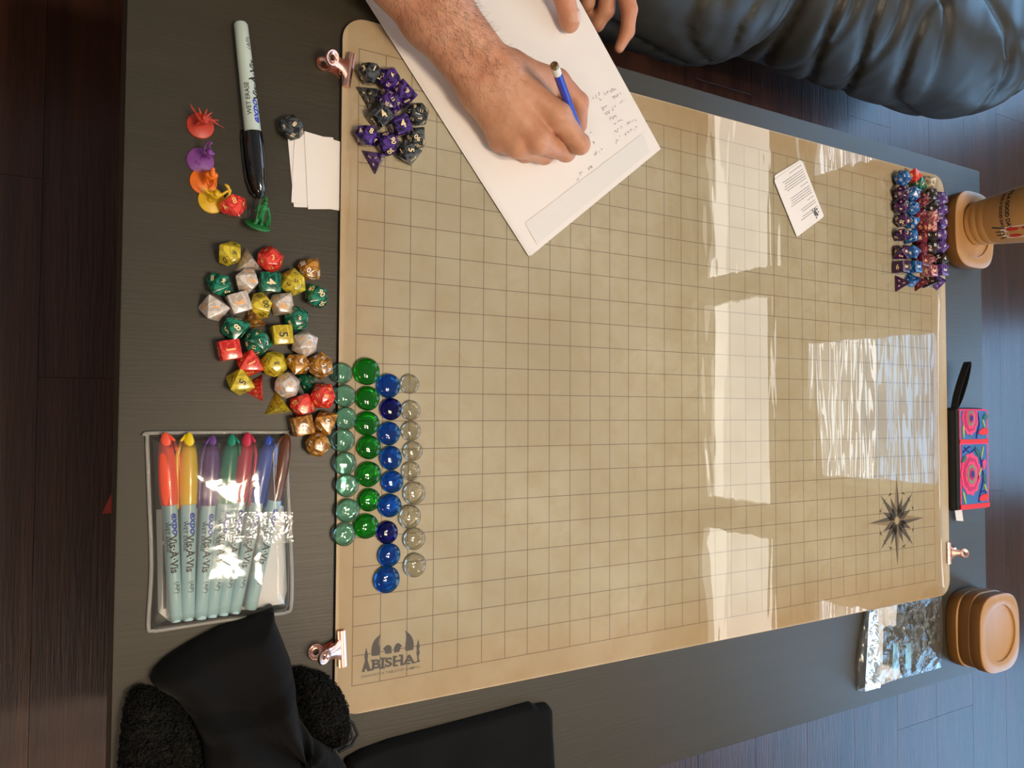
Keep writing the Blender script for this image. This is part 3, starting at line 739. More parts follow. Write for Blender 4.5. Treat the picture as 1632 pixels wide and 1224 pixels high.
# printed cards on the mat
def card(name, label, quad, z, printed):
    pts = [at(x, y, SH) for x, y in quad]; c = sum(pts, Vector()) / 4
    ax = (pts[1] - pts[0]); ang = math.atan2(ax.y, ax.x)
    L = ((pts[1] - pts[0]).length + (pts[2] - pts[3]).length) / 2; W_ = ((pts[3] - pts[0]).length + (pts[2] - pts[1]).length) / 2
    t = thing(name, label, 'card', (c.x, c.y, T0 + z), ang)
    prism('card_stock', rrect(0, 0, L, W_, .003, 4), 0, .0005, M['paper'], t, )
    if printed:
        bars = []; rw = random.Random(11)
        rows = []
        y = W_ * .44
        # local x runs down the card, rows of print run across it
        lines = [(.06, .95, 1)] + [(.12, .7, 0)] + [(.2 + .02 * 0, .93, 0)] * 5 + [(.30, .55, 1)]
        u = -L * .45; i = 0
        for blk in ((1, .55), (5, .9), (1, .35), (4, .9), (1, .3), (2, .62), (2, .75)):
            for r_ in range(blk[0]):
                v = -W_ * .42; vend = -W_ * .42 + W_ * .84 * blk[1] * rw.uniform(.86, 1)
                while v < vend:
                    l_ = rw.uniform(.0015, .0045); bars.append([(u, v), (u + .00085, v), (u + .00085, min(v + l_, vend)), (u, min(v + l_, vend))]); v += l_ + .0009
                u += .0030
            u += .0024
        me_ = flat('printed_text', [[(x, -y) for x, y in b] for b in bars], .00056, M['print'], t); me_['kind'] = 'stuff'
        a = Vector((L * .36, W_ * .28)); pol = []
        for (dx, dy, rx) in ((0, 0, .0042), (.0032, .003, .0022), (-.0045, .002, .0018), (-.003, .0052, .0018), (.001, .0062, .0015), (.0058, -.001, .0016), (-.0052, -.0028, .0014)):
            pol.append([(a.x + dx + rx * math.cos(q) , a.y + dy + rx * .8 * math.sin(q)) for q in np.linspace(0, 2 * PI, 10)[:-1]])
        flat('printed_emblem', pol, .00057, M['print'], t)
    return t
card('paper_card', 'plain white card lying half hidden under the printed card', [(1273, 248), (1306, 338), (1270, 372), (1234, 288)], SH, False)
card('paper_card', 'white card printed with rows of small text and an emblem', [(1276, 253), (1311, 342), (1273, 379), (1231, 292)], SH + .0006, True)

# ------------------------------------------------------------------ dice
def die_geo(kind):
    s = {4: 1, 6: 1, 8: 1, 10: 1, 100: 1, 12: 1, 20: 1}[kind]
    if kind == 4: vs = [Vector(v) * .0112 / math.sqrt(3) * 1.30 for v in ((1, 1, 1), (1, -1, -1), (-1, 1, -1), (-1, -1, 1))]
    elif kind == 6: vs = [Vector((x, y, z)) * .0080 for x in (-1, 1) for y in (-1, 1) for z in (-1, 1)]
    elif kind == 8: vs = [Vector(v) * .0138 for v in ((1, 0, 0), (-1, 0, 0), (0, 1, 0), (0, -1, 0), (0, 0, 1), (0, 0, -1))]
    elif kind in (10, 100):
        vs = [Vector((0, 0, 1)) * .0133, Vector((0, 0, -1)) * .0133] + [Vector((math.cos(PI / 5 * k) * .0112, math.sin(PI / 5 * k) * .0112, .10557 * .0133 * (1 if k % 2 else -1))) for k in range(10)]
    elif kind == 12:
        g = (1 + 5 ** .5) / 2; vs = [Vector((x, y, z)) for x in (-1, 1) for y in (-1, 1) for z in (-1, 1)]
        for a in (-1, 1):
            for b in (-1, 1): vs += [Vector((0, a / g, b * g)), Vector((a / g, b * g, 0)), Vector((a * g, 0, b / g))]
        vs = [v / math.sqrt(3) * .0112 for v in vs]
    else:
        g = (1 + 5 ** .5) / 2; vs = []
        for a in (-1, 1):
            for b in (-g, g): vs += [Vector((0, a, b)), Vector((a, b, 0)), Vector((b, 0, a))]
        vs = [v / math.sqrt(1 + g * g) * .0122 for v in vs]
    bm = bmesh.new()
    for v in vs: bm.verts.new(v)
    bmesh.ops.convex_hull(bm, input=bm.verts)
    bmesh.ops.dissolve_limit(bm, angle_limit=math.radians(2), verts=bm.verts, edges=bm.edges)
    bmesh.ops.recalc_face_normals(bm, faces=bm.faces); bm.normal_update()
    faces = []
    for f in bm.faces:
        c = f.calc_center_median() if kind not in (10, 100) else sum((v.co for v in f.verts), Vector()) / 4
        if kind in (10, 100):
            ap = max(f.verts, key=lambda v: abs(v.co.z)).co; up = (c - ap)
            c = c + up.normalized() * .0012
        elif kind == 6: up = f.edges[0].verts[0].co + f.edges[0].verts[1].co - c * 2
        elif kind == 12: up = f.verts[0].co - c
        else: up = f.verts[0].co - c
        n = f.normal.copy(); up = (up - n * up.dot(n)).normalized(); faces.append((c.copy(), n, up, [v.co.copy() for v in f.verts]))
    bmesh.ops.bevel(bm, geom=bm.edges[:], offset=.0007 if kind != 6 else .0012, segments=2, affect='EDGES', profile=.6)
    return bm, faces
_dg = {}
for k in (4, 6, 8, 10, 100, 12, 20):
    bm, faces = die_geo(k); me = bpy.data.meshes.new('die_body'); bm.to_mesh(me); bm.free()
    me.polygons.foreach_set('use_smooth', [True] * len(me.polygons)); me.set_sharp_from_angle(angle=math.radians(25))
    _dg[k] = (me, faces)
_dm = {}
def die_body(kind, colname):
    if (kind, colname) not in _dm:
        me = _dg[kind][0].copy(); me.materials.append(DM[colname][0]); _dm[(kind, colname)] = me
    return _dm[(kind, colname)]
_dn = {}
def die_rot(kind, yaw):
    faces = _dg[kind][1]
    fz = faces[0]
    R = fz[1].rotation_difference(Vector((0, 0, -1))).to_matrix()
    return Matrix.Rotation(yaw, 3, 'Z') @ R
def die_num(kind, colname, top):
    key = (kind, colname, top)
    if key in _dn: return _dn[key]
    faces = _dg[kind][1]; V = []; F = []
    n = len(faces); R = die_rot(kind, 0)
    order = sorted(range(n), key=lambda i: -(R @ faces[i][1]).z)
    pool = {100: [(v * 10) % 100 for v in range(10)], 10: list(range(10))}.get(kind, list(range(1, n + 1)))
    rest = [v for v in pool if v != top]; random.Random(top + kind).shuffle(rest)
    vals = [top] + rest
    if kind == 4:
        for i, (c, nn, up, vs) in enumerate(faces):
            for j, vv in enumerate(vs):
                d = (vv - c); d -= nn * d.dot(nn); d.normalize(); r = nn.cross(d) * -1; base = c + d * .0042
                V0 = len(V); tv, tf = text_geo(str((i * 3 + j * 5) % 4 + 1), lambda x, y: base + r * x + d * y + nn * .00004, .0042, .02)
                V += tv; F += [tuple(a + V0 for a in f) for f in tf]
    else:
        sz = {6: .0098, 8: .0078, 10: .0068, 100: .0062, 12: .0058, 20: .0050}[kind]
        for q, i in enumerate(order):
            c, nn, up, vs = faces[i]; v = vals[q]; s = '%02d' % v if kind == 100 else str(v)
            if s in ('6', '9') and kind > 6: s = s + '.'
            r = up.cross(nn)
            z_ = sz * (0.8 if len(s) > 1 and kind != 100 else 1)
            V0 = len(V); tv, tf = text_geo(s, lambda x, y: c + r * x + up * y + nn * .00004, z_, .02)
            V += tv; F += [tuple(a + V0 for a in f) for f in tf]
    me = bpy.data.meshes.new('numerals'); me.from_pydata([tuple(v) for v in V], [], F); me.materials.append(DM[colname][1]); _dn[key] = me
    return me
gold = simple('gold_numeral', (0.85, 0.50, 0.16), .4); goldw = simple('pale_gold_numeral', (0.92, 0.72, 0.42), .4); whiten = simple('white_numeral', (0.85, 0.83, 0.80), .4); blackn = simple('black_numeral', (0.02, 0.015, 0.01), .5); orangen = simple('orange_numeral', (0.85, 0.38, 0.10), .4)
DM = {
    'yellow': (marbled('gold_yellow_resin', (0.42, 0.31, 0.015), (0.66, 0.52, 0.04)), blackn), 'white': (marbled('pearl_white_resin', (0.44, 0.38, 0.33), (0.68, 0.60, 0.55)), orangen),
    'red': (marbled('red_pearl_resin', (0.50, 0.015, 0.012), (0.80, 0.07, 0.045)), gold), 'green': (marbled('emerald_green_resin', (0.002, 0.055, 0.030), (0.012, 0.21, 0.125)), goldw),
    'brown': (marbled('amber_brown_resin', (0.20, 0.075, 0.008), (0.52, 0.24, 0.035)), whiten), 'smoke': (marbled('smoky_grey_resin', (0.008, 0.008, 0.009), (0.080, 0.092, 0.10)), goldw),
    'purple': (marbled('deep_purple_resin', (0.008, 0.003, 0.035), (0.085, 0.032, 0.25)), goldw), 'plum': (marbled('plum_resin', (0.020, 0.004, 0.028), (0.065, 0.010, 0.085)), goldw),
    'blue': (marbled('bright_blue_resin', (0.006, 0.045, 0.20), (0.035, 0.20, 0.52)), whiten), 'wine': (marbled('wine_red_resin', (0.075, 0.004, 0.012), (0.19, 0.012, 0.035)), orangen),
    'pink': (marbled('pink_and_black_resin', (0.16, 0.015, 0.03), (0.78, 0.34, 0.34)), goldw), 'black': (marbled('black_resin', (0.008, 0.007, 0.007), (0.035, 0.022, 0.018)), whiten),
    'violet': (marbled('violet_resin', (0.055, 0.025, 0.16), (0.16, 0.085, 0.36)), whiten), 'bone': (marbled('bone_resin', (0.58, 0.47, 0.30), (0.72, 0.62, 0.45)), blackn),
}
CN = {'yellow': 'golden yellow', 'white': 'pearl white', 'red': 'red', 'green': 'dark green', 'brown': 'amber brown', 'smoke': 'smoky grey', 'purple': 'deep purple', 'plum': 'dark plum', 'blue': 'bright blue',
      'wine': 'wine red', 'pink': 'marbled pink', 'black': 'black', 'violet': 'violet', 'bone': 'bone coloured'}
KN = {4: 'four-sided pyramid die', 6: 'six-sided cube die', 8: 'eight-sided diamond die', 10: 'ten-sided die', 100: 'ten-sided tens die', 12: 'twelve-sided die', 20: 'twenty-sided die'}
def die(px, py, kind, colname, top, base, where, group, yaw=None, dz=0.0):
    R = die_rot(kind, yaw if yaw is not None else random.uniform(0, 6.28))
    zs_ = [(R @ v.co).z for v in _dg[kind][0].vertices]; hh = -min(zs_)
    p = at(px, py, base + hh + dz)
    top_s = ('%02d' % top if kind == 100 else str(top))
    lab = '%s %s%s %s' % (CN[colname], KN[kind], '' if kind == 4 else ' showing ' + top_s, where)
    t = thing('die', lab, 'die', (p.x, p.y, p.z), 0, group); t.rotation_euler = R.to_euler()
    link(bpy.data.objects.new('body', die_body(kind, colname)), t)
    link(bpy.data.objects.new('numerals', die_num(kind, colname, top)), t)
    return t
pile = [(366, 404, 10, 'yellow', 6), (396, 417, 4, 'white', 0), (431, 413, 12, 'red', 3), (493, 430, 100, 'brown', 70), (350, 454, 10, 'green', 9), (393, 448, 10, 'white', 8), (429, 451, 6, 'green', 4), (467, 450, 20, 'yellow', 13),
        (504, 472, 100, 'green', 90), (380, 483, 6, 'white', 3), (341, 491, 8, 'white', 1), (415, 487, 100, 'yellow', 0), (450, 485, 100, 'white', 80), (473, 508, 12, 'green', 9), (375, 523, 8, 'green', 8), (404, 509, 4, 'brown', 0),
        (410, 545, 20, 'green', 1), (448, 534, 6, 'yellow', 5), (486, 548, 20, 'white', 17), (365, 558, 6, 'red', 1), (398, 579, 8, 'red', 1), (437, 580, 12, 'yellow', 3), (475, 580, 10, 'brown', 6), (511, 583, 20, 'brown', 2),
        (383, 609, 8, 'yellow', 5), (408, 618, 4, 'red', 0), (458, 614, 12, 'white', 11), (491, 606, 4, 'green', 0), (445, 646, 4, 'yellow', 0), (482, 646, 100, 'red', 30), (515, 631, 20, 'red', 8), (481, 678, 6, 'brown', 6),
        (518, 673, 8, 'brown', 5), (507, 708, 12, 'brown', 1)]
yaws = {}
for i, (px, py, k, c, tp) in enumerate(pile):
    die(px, py, k, c, tp, TB, 'in the colourful pile left of the mat', 'dice piled on the table', yaw={6: [0.0, .2, -.05, .35, 0.1, .1][i % 6]}.get(k))
die(372, 328, 10, 'red', 8, TB, 'beside the yellow and green figurines', None, 4.4)
die(465, 203, 12, 'smoke', 8, TB, 'beside the white paper slips and marker', None, .3)
for (px, py, k, c, tp, dz) in [(590, 118, 10, 'smoke', 1, 0), (591, 150, 4, 'smoke', 0, 0), (606, 186, 6, 'smoke', 4, 0), (665, 182, 20, 'smoke', 11, 0), (662, 220, 100, 'smoke', 90, 0), (650, 243, 8, 'smoke', 5, 0),
                           (620, 125, 12, 'purple', 4, 0), (643, 149, 8, 'purple', 6, 0), (620, 164, 20, 'purple', 12, 0), (637, 201, 6, 'purple', 4, 0), (585, 217, 10, 'purple', 8, 0), (617, 229, 100, 'purple', 90, 0), (600, 252, 4, 'purple', 0, 0)]:
    die(px, py, k, c, tp, SH, 'in the dark dice pile by the paper', 'dark dice pile on the mat', dz=dz)
ko = [20, 12, 100, 10, 8, 6, 4]; tops = {20: 17, 12: 3, 100: 20, 10: 9, 8: 8, 6: 5, 4: 0}
cols = [('plum', [(1437, 308), (1436, 329), (1438, 351), (1437, 375), (1436, 402), (1436, 426), (1437, 452)], [13, 3, 40, 2, 8, 5, 0]),
        ('blue', [(1454, 309), (1453, 332), (1453, 354), (1452, 377), (1453, 402), (1456, 426), (1452, 447)], [10, 11, 0, 4, 9, 5, 0]),
        ('wine', [(1468, 319), (1465, 343), (1468, 362), (1467, 380), (1467, 398), (1467, 416), (1467, 450)], [6, 9, 20, 3, 1, 4, 0]),
        ('pink', [(1482, 311), (1484, 328), (1482, 361), (1482, 378), (1483, 345), (1481, 432), (1480, 414)], [15, 7, 50, 4, 8, 3, 0]),
        ('violet', [(1498, 317), (1498, 336), (1498, 356), (1498, 375), (1498, 394), (1498, 431), (1494, 449)], [12, 5, 60, 0, 6, 3, 0])]
for c, ps, ts in cols:
    for i, (px, py) in enumerate(ps):
        k = ko[i]; die(px, py, k, 'black' if c == 'pink' and i in (0, 1, 3) else c, ts[i], SH, 'in the far corner dice rows', 'dice rows at the far corner', yaw=(PI / 4 * 0 if k == 6 else None))
for (px, py, k, tp) in [(1482, 395, 100, 80), (1498, 413, 8, 4), (1482, 450, 4, 0)]:
    die(px, py, k, 'black', tp, SH, 'in the far corner dice rows', 'dice rows at the far corner')
die(1438, 284, 20, 'blue', 5, SH, 'at the top of the far dice rows', 'dice rows at the far corner')
die(1455, 281, 8, 'red', 7, SH, 'at the top of the far dice rows', 'dice rows at the far corner')
die(1463, 295, 8, 'green', 5, SH, 'at the top of the far dice rows', 'dice rows at the far corner')
die(1480, 291, 100, 'bone', 40, SH, 'at the top of the far dice rows', 'dice rows at the far corner')

# ------------------------------------------------------------------ glass gems
GM = {'teal': mat_glass('teal_glass', (0.62, 0.95, 0.90)), 'green': mat_glass('green_glass', (0.035, 0.72, 0.06)), 'blue': mat_glass('blue_glass', (0.03, 0.42, 0.95)), 'dark': mat_glass('cobalt_glass', (0.015, 0.015, 0.60)), 'clear': mat_glass('clear_glass', (0.985, 0.97, 0.90))}
rows = [('teal', 'pale teal', [(546, 595, 17), (550, 631, 18), (552, 667, 18), (547, 702, 18), (551, 739, 18), (554, 774, 18.5), (555, 814, 19), (550, 852, 18)]),
        ('green', 'emerald green', [(585, 592, 21.5), (587, 635, 19), (586, 675, 19.5), (589, 713, 19.5), (588, 756, 20.5), (589, 797, 18.5), (584, 839, 20)]),
        ('blue', 'blue', [(620, 615, 20), (624, 652, 18), (621, 691, 19), (624, 730, 19), (626, 768, 18.5), (622, 806, 18.5), (618, 849, 18), (621, 885, 19), (617, 924, 21)]),
        ('clear', 'clear', [(654, 612, 16), (656, 654, 16.5), (656, 687, 16), (659, 719, 16), (656, 751, 16), (661, 786, 18.5), (654, 824, 19), (661, 859, 18), (662, 901, 19)])]
ordw = ['first', 'second', 'third', 'fourth', 'fifth', 'sixth', 'seventh', 'eighth', 'ninth']
for key, cn, ps in rows:
    for i, (px, py, r) in enumerate(ps):
        R0 = r / 1.80 / 1000 * 1.0; H_ = R0 * random.uniform(.60, .66)
        p = at(px, py, SH + .0028)
        prof = [(0.0, .0002), (R0 * .55, .0001), (R0 * .80, .0003), (R0 * .95, H_ * .18), (R0, H_ * .34), (R0 * .965, H_ * .52), (R0 * .86, H_ * .72), (R0 * .66, H_ * .89), (R0 * .36, H_ * .985), (R0 * .0001, H_ * 1.0)]
        prof = curve(prof, 3)
        mk = GM['dark'] if (key == 'blue' and i in (1, 6)) else GM[key]
        Vv, F = lathe(prof, 40)
        ax, ay = random.uniform(.97, 1.04), random.uniform(.97, 1.03); an = random.uniform(0, 6.28)
        Vv = [Vector((v.x * ax * (1 + .02 * math.sin(2 * math.atan2(v.y, v.x) + an)), v.y * ay, v.z)) for v in Vv]
        nm = 'dark cobalt blue' if mk is GM['dark'] else cn
        lab = '%s glass gem, %s from the top of its %s column' % (nm, ordw[i], {'teal': 'leftmost', 'green': 'green', 'blue': 'blue', 'clear': 'rightmost'}[key])
        o = mesh_obj('glass_gem', Vv, F, mk, smooth=True); o.location = (p.x, p.y, T0 + SH)
        tag(o, lab, 'glass gem', 'rows of glass gems on the mat')

# ------------------------------------------------------------------ markers
def cyl_text(name, s, u0, phi, size, rfun, m, parent, bold=0.0, shear=0.0):
    """text wrapped on a marker: reads from the cap towards the tail"""
    V, F = glyphs_fine(s, bold, 1); x0 = V[:, 0].min(); out = []
    for x, y in V:
        u = u0 - (x - x0 + shear * y) * size; r = rfun(u) + .00010; th = phi + y * size / r
        out.append((u, -r * math.sin(th), r * math.cos(th)))
    return mesh_obj(name, out, F, m, parent)
def marker(label, tail, tip, base, barrel, capm, cap_name, clip_phi, text=True, sc=1.0, group=None, text_phi=0.15, lift=0.0, wet=.75):
    r = .0068 * sc
    p0 = at(*tail, base + .0050 * sc + lift); p1 = at(*tip, base + .0062 * sc + lift); d = p1 - p0; L = d.length
    t = thing('marker', label, 'marker', p0, 0, group); t.rotation_euler = d.to_track_quat('X', 'Z').to_euler()
    cl = .38 * L; bl = L - cl
    def rb(u): return (.0049 + (.0059 - .0049) * min(1, max(0, u / bl))) * sc
    R = Matrix.Rotation(PI / 2, 4, 'Y')
    lathe_obj('barrel', [(.0005, 0), (.0040 * sc, .0004), (.0049 * sc, .002), (rb(bl * .24), bl * .24), (rb(bl * .245), bl * .245), (rb(bl), bl * 1.0)], barrel, t, 28, R)
    lathe_obj('cap', [(.0059 * sc, bl - .0004), (.0066 * sc, bl), (.0071 * sc, bl + cl * .15), (.0071 * sc, bl + cl * .45), (.0063 * sc, bl + cl * .68), (.0047 * sc, bl + cl * .86), (.0026 * sc, bl + cl * .97), (.0006, L)], capm, t, 28, R)
    c, s = math.cos(clip_phi), math.sin(clip_phi); pts = []
    for u, rr_ in ((L - cl * .03, .0024), (L - cl * .12, .0060), (L - cl * .32, .0088), (L - cl * .6, .0092), (L - cl * .9, .0089), (L - cl * 1.06, .0082)):
        pts.append((u, -rr_ * sc * s, rr_ * sc * c))
    tube('clip', pts, [.0009 * sc, .0014 * sc, .0016 * sc, .0015 * sc, .0015 * sc, .0010 * sc], capm, t, 8)
    if text:
        cyl_text('blue_lettering', 'expo', bl * .93, text_phi - .35, .0085 * sc, rb, M['blueink'], t, .03, .2)
        cyl_text('black_lettering', 'Vis·À·Vis', bl * .93 - .017 * sc, text_phi - .35, .0082 * sc, rb, M['black'], t, .025)
        cyl_text('black_lettering', 'WET ERASE', bl * .86, text_phi + wet, .0046 * sc, rb, M['black'], t, .01)
        cyl_text('black_lettering', '(AP)', bl * .93 - .054 * sc, text_phi - .35, .0052 * sc, rb, M['black'], t, .0)
    return t
marker('large wet erase marker with black cap lying beside the figurines', (383.5, 36), (415, 318), TB, M['barrel'], M['blackcap'], 'black', 2.2, sc=1.12, text_phi=-.35)
def capm(n, c): return simple(n + '_cap', c, .28, coat=.3)
for lab, tail, tip, c, ph in [('coral', (281, 991), (263, 689), (0.86, 0.10, 0.045), 1.45), ('yellow', (300, 989), (301, 689), (0.80, 0.56, 0.01), -1.4), ('purple', (320, 987), (339, 694), (0.14, 0.05, 0.24), -1.1),
                              ('green', (337, 984), (370, 692), (0.01, 0.22, 0.13), 1.2), ('crimson', (355, 981), (395, 689), (0.52, 0.025, 0.06), 1.3), ('blue', (373, 978), (429, 694), (0.03, 0.08, 0.46), 1.35), ('brown', (399, 972), (458, 692), (0.11, 0.035, 0.015), -1.4)]:
    marker('wet erase marker with %s cap in the clear pouch' % lab, tail, tip, TB + .0008, M['barrelblue'], capm(lab, c), lab, ph, sc=.98, group='markers in the clear pouch', text_phi=.60, wet=-1.15)
# clear vinyl pouch round the markers
def lwh(x, y, h=TB): p = at(x, y, h); return (p.x, p.y)
pq = [lwh(234, 693), lwh(247, 690)] + [lwh(440, 689), lwh(456, 695), lwh(457, 760), lwh(464, 900), lwh(463, 965), lwh(455, 975), lwh(440, 978), lwh(350, 989), lwh(260, 1003), lwh(243, 1004), lwh(236, 995), lwh(241, 900), lwh(237, 780)]
pc = np.mean(np.array(pq), 0)
pt = thing('marker_pouch', 'clear vinyl snap pouch holding seven wet erase markers', 'pouch', (pc[0], pc[1], TZ))
tube('welt', [(x - pc[0], y - pc[1], .0016) for x, y in curve(pq + [pq[0]], 4)[:-1]], .0016, M['vinyledge'], pt, 8, True)
gx0, gy0 = np.array(pq).min(0); gx1, gy1 = np.array(pq).max(0); n_ = 90
X, Y = np.meshgrid(np.linspace(gx0, gx1, n_), np.linspace(gy0, gy1, int(n_ * 1.4)), indexing='ij'); D = poly_sd(X, Y, pq)
Hh = .0012 + .0150 * (1 - np.exp(-np.maximum(-D - .001, 0) / .0075)) + .0007 * vnoise(X, Y, X * 0, 45, 3, 2) * (D < -.006)
V = []; F = []; ids = {}
for i in range(X.shape[0]):
    for j in range(X.shape[1]):
        if D[i, j] < .0004: ids[(i, j)] = len(V); V.append((X[i, j] - pc[0], Y[i, j] - pc[1], float(Hh[i, j])))
for i in range(X.shape[0] - 1):
    for j in range(X.shape[1] - 1):
        q = [ids.get(k) for k in ((i, j), (i + 1, j), (i + 1, j + 1), (i, j + 1))]
        if None not in q: F.append(q)
mesh_obj('front_film', V, F, M['vinyl'], pt, smooth=True)
def strip(name, quad, z, m, par, o):
    mesh_obj(name, [(lwh(x, y)[0] - o[0], lwh(x, y)[1] - o[1], z) for x, y in quad], [(0, 1, 2, 3)], m, par)
V = [];
fl = [(247, 697), (452, 694), (456, 862), (336, 866), (252, 815)]
strip('flap_band', [(345, 812), (457, 812), (458, 860), (345, 860)], .0180, film('flap_film', (.94, .94, .92), .5, .06, bumps=((60, .5, .003),), haze=.10), pt, pc)
ci = prism('card_insert', [(lwh(*q)[0] - pc[0], lwh(*q)[1] - pc[1]) for q in ((249, 812), (452, 806), (457, 940), (452, 962), (270, 990), (252, 975))], .0001, .0006, M['paper'], pt)
flat('card_print', [[(lwh(*q)[0] - pc[0], lwh(*q)[1] - pc[1]) for q in ((259, 868), (264, 868), (265, 970), (260, 970))], [(lwh(*q)[0] - pc[0], lwh(*q)[1] - pc[1]) for q in ((258, 820), (263, 820), (263, 862), (259, 862))]], .0007, M['print'], pt)

# ------------------------------------------------------------------ plastic figurines
def mini(label, name, px, py, rz, col, prims, tilt=None, h=.00045, k=.0007):
    p = at(px, py, TB); t = thing('figurine', label, 'figurine', (p.x, p.y, TZ), 0, 'plastic figurines on the table')
    m = simple(name + '_plastic', col, .42, sss=.08, var=.12, vs=120)
    mm = .001
    pr = [((a[0] * mm, a[1] * mm, a[2] * mm), (b[0] * mm, b[1] * mm, b[2] * mm), r0 * mm, r1 * mm) for a, b, r0, r1 in prims]
    V, Q = blob(pr, [], h, k)
    f = np_mesh('figure', V, Q, m, t)
    b = lathe_obj('base', [(.0001, 0), (.0102, 0), (.0105, .0005), (.0103, .0016), (.0097, .0020), (.0001, .0020)], m, t, 36)
    if tilt:
        ax, an, up = tilt; R = Matrix.Rotation(math.radians(an), 4, ax)
        for o in (f, b): o.matrix_local = Matrix.Translation((0, 0, up)) @ R
    t.rotation_euler = (0, 0, math.radians(rz)); return t
def human(ox=0, oy=0, H=24, crouch=0, armL=None, armR=None, lean=(0, 0), bulk=1.0, cape=False):
    z0 = 2; s = H / 24.; hip = z0 + (9 - crouch) * s; sh = z0 + (17 - crouch) * s; hd = z0 + (21 - crouch) * s
    lx, ly = lean; b = bulk
    P = [((ox - 2.4, oy - 1, z0), (ox - 1.6, oy + .5, z0 + 5 * s), 1.5 * b, 1.5 * b), ((ox - 1.6, oy + .5, z0 + 5 * s), (ox - .8, oy, hip), 1.5 * b, 2 * b), ((ox + 2.6, oy + 1.4, z0), (ox + 2.0, oy + .2, z0 + 5 * s), 1.5 * b, 1.5 * b),
         ((ox + 2.0, oy + .2, z0 + 5 * s), (ox + .8, oy, hip), 1.5 * b, 2 * b), ((ox, oy, hip), (ox + lx, oy + ly, sh - 1), 2.5 * b, 3.0 * b), ((ox + lx - 2.6, oy + ly, sh), (ox + lx + 2.6, oy + ly, sh), 1.7 * b, 1.7 * b),
         ((ox + lx * 1.3, oy + ly * 1.3, sh + 1), (ox + lx * 1.5, oy + ly * 1.5, hd), 1.4, 2.1), ((ox + lx * 1.5, oy + ly * 1.5 - 1.2, hd + .6), (ox + lx * 1.5, oy + ly * 1.5 + 1.6, hd - .4), 1.6, 1.5),
         ((ox - 3.4, oy - 2, z0), (ox - 2.2, oy, z0), 1.2, 1.1), ((ox + 2.4, oy - .2, z0), (ox + 3.6, oy + 2.2, z0), 1.1, 1.2)]
    for sd, arm in ((-1, armL), (1, armR)):
        a = (ox + lx + sd * 3.4, oy + ly, sh)
        for q in arm or []:
            P.append((a, q[0], q[1], q[1] * .9)); a = q[0]
    if cape: P += [((ox + lx, oy + ly + 1.5, sh), (ox - 1.5, oy + 4.2, z0 + 1), 2.2, 3.0), ((ox + lx, oy + ly + 1.5, sh), (ox + 2.5, oy + 4.0, z0 + 1), 2.2, 2.6)]
    return P
rnd = random.Random(4)
mini('red plastic figurine of a spiky winged warrior with spear', 'red', 319, 201, 0, (0.46, 0.035, 0.015),
     human(0, 1.5, 20, 2, [((-5, 4, 15), 1.2), ((-8.5, 8.5, 15), .7), ((-9.5, 10.5, 16), .4)], [((6, 2, 13), 1.2), ((11, 0, 12), .8), ((16.5, -2, 11), .35)], bulk=1.25)
     + [((0, 2, 15), (2, 8, 19), 1.3, .4), ((1, 2, 15), (6, 7, 17), 1.3, .4), ((-1, 2, 15), (-4, 8, 18), 1.2, .4), ((1, 0, 14), (5, -3, 15), 1.1, .5), ((4, 2, 12), (12, 3, 13), 1.0, .4), ((-2, -1, 12), (-5, -4, 9), 1.1, .5), ((2, 4, 10), (7, 6, 8), 1.4, .6)])
mini('purple plastic figurine of a slim mage raising a curled staff', 'purple', 319, 257, 0, (0.20, 0.05, 0.27),
     human(4, 3, 20, 1, [((1, 6, 14), 1.0), ((1.5, 9, 16), .8)], [((6, 6, 12), 1.1), ((4, 8, 17), .8)], bulk=.85) + [((1.5, 7, 3), (1.5, 9.2, 19), .55, .5), ((1.5, 9.2, 19), (3.2, 10.2, 21), .6, .6), ((3.2, 10.2, 21), (4.6, 9.2, 22), .6, .8), ((4.6, 9.2, 22), (3.6, 7.8, 21.5), .8, .7), ((-3, -2, 2), (-1, -3, 2.5), 1.2, 1.0)])
mini('orange plastic figurine of a hooded robed fighter with cloak', 'orange', 324, 290, 0, (0.83, 0.17, 0.01),
     human(3.5, 2, 22, 1, [((1, -1, 12), 1.3), ((2, -4, 10), 1.1)], [((7, -1, 12), 1.3), ((8, -4, 9), 1.1)], bulk=1.3, cape=True) + [((3.5, 2, 18), (3.5, 5, 22.5), 2.4, 1.5), ((7, 3, 3), (6, 3, 14), 3.0, 1.8), ((4, -5, 2), (6, -2, 14), .7, .6)])
mini('yellow plastic figurine of an archer drawing a curved bow', 'yellow', 337, 320, 0, (0.72, 0.43, 0.008),
     human(1, 2, 20, 3, [((-5, 3, 13), 1.2), ((-8, 6, 14), .9), ((-9.5, 7.5, 14.5), .5)], [((6, 3, 13), 1.2), ((9.5, 6, 13.5), 1.0)], bulk=1.15) + [((9.5, 9.5, 15), (11.5, 6.5, 14), 1.1, 1.1), ((11.5, 6.5, 14), (11.3, 3, 13), 1.1, 1.0), ((11.3, 3, 13), (8, -1, 12), 1.0, .8), ((9.5, 9.5, 15), (8, 10.5, 15), 1.1, .9), ((-1, 0, 3), (3, 3, 8), 2.4, 2.2)])
mini('green plastic figurine of a spearman tipped over on its base', 'green', 406, 364, -12, (0.012, 0.17, 0.04),
     human(0, 0, 22, 1, [((-5, -2, 13), 1.2), ((-4, -5, 15), 1.0)], [((6, 0, 12), 1.2), ((8, 1, 8), 1.0), ((9, 1, 4), .7)], bulk=1.0) + [((-3, -6, 4), (-5.5, -4, 27), .6, .35), ((6, 1, 12), (7, 2, 3), 1.2, 1.0), ((0, 1, 20), (0, 3, 24), 2.0, 1.0)], tilt=('X', -58, .0090))

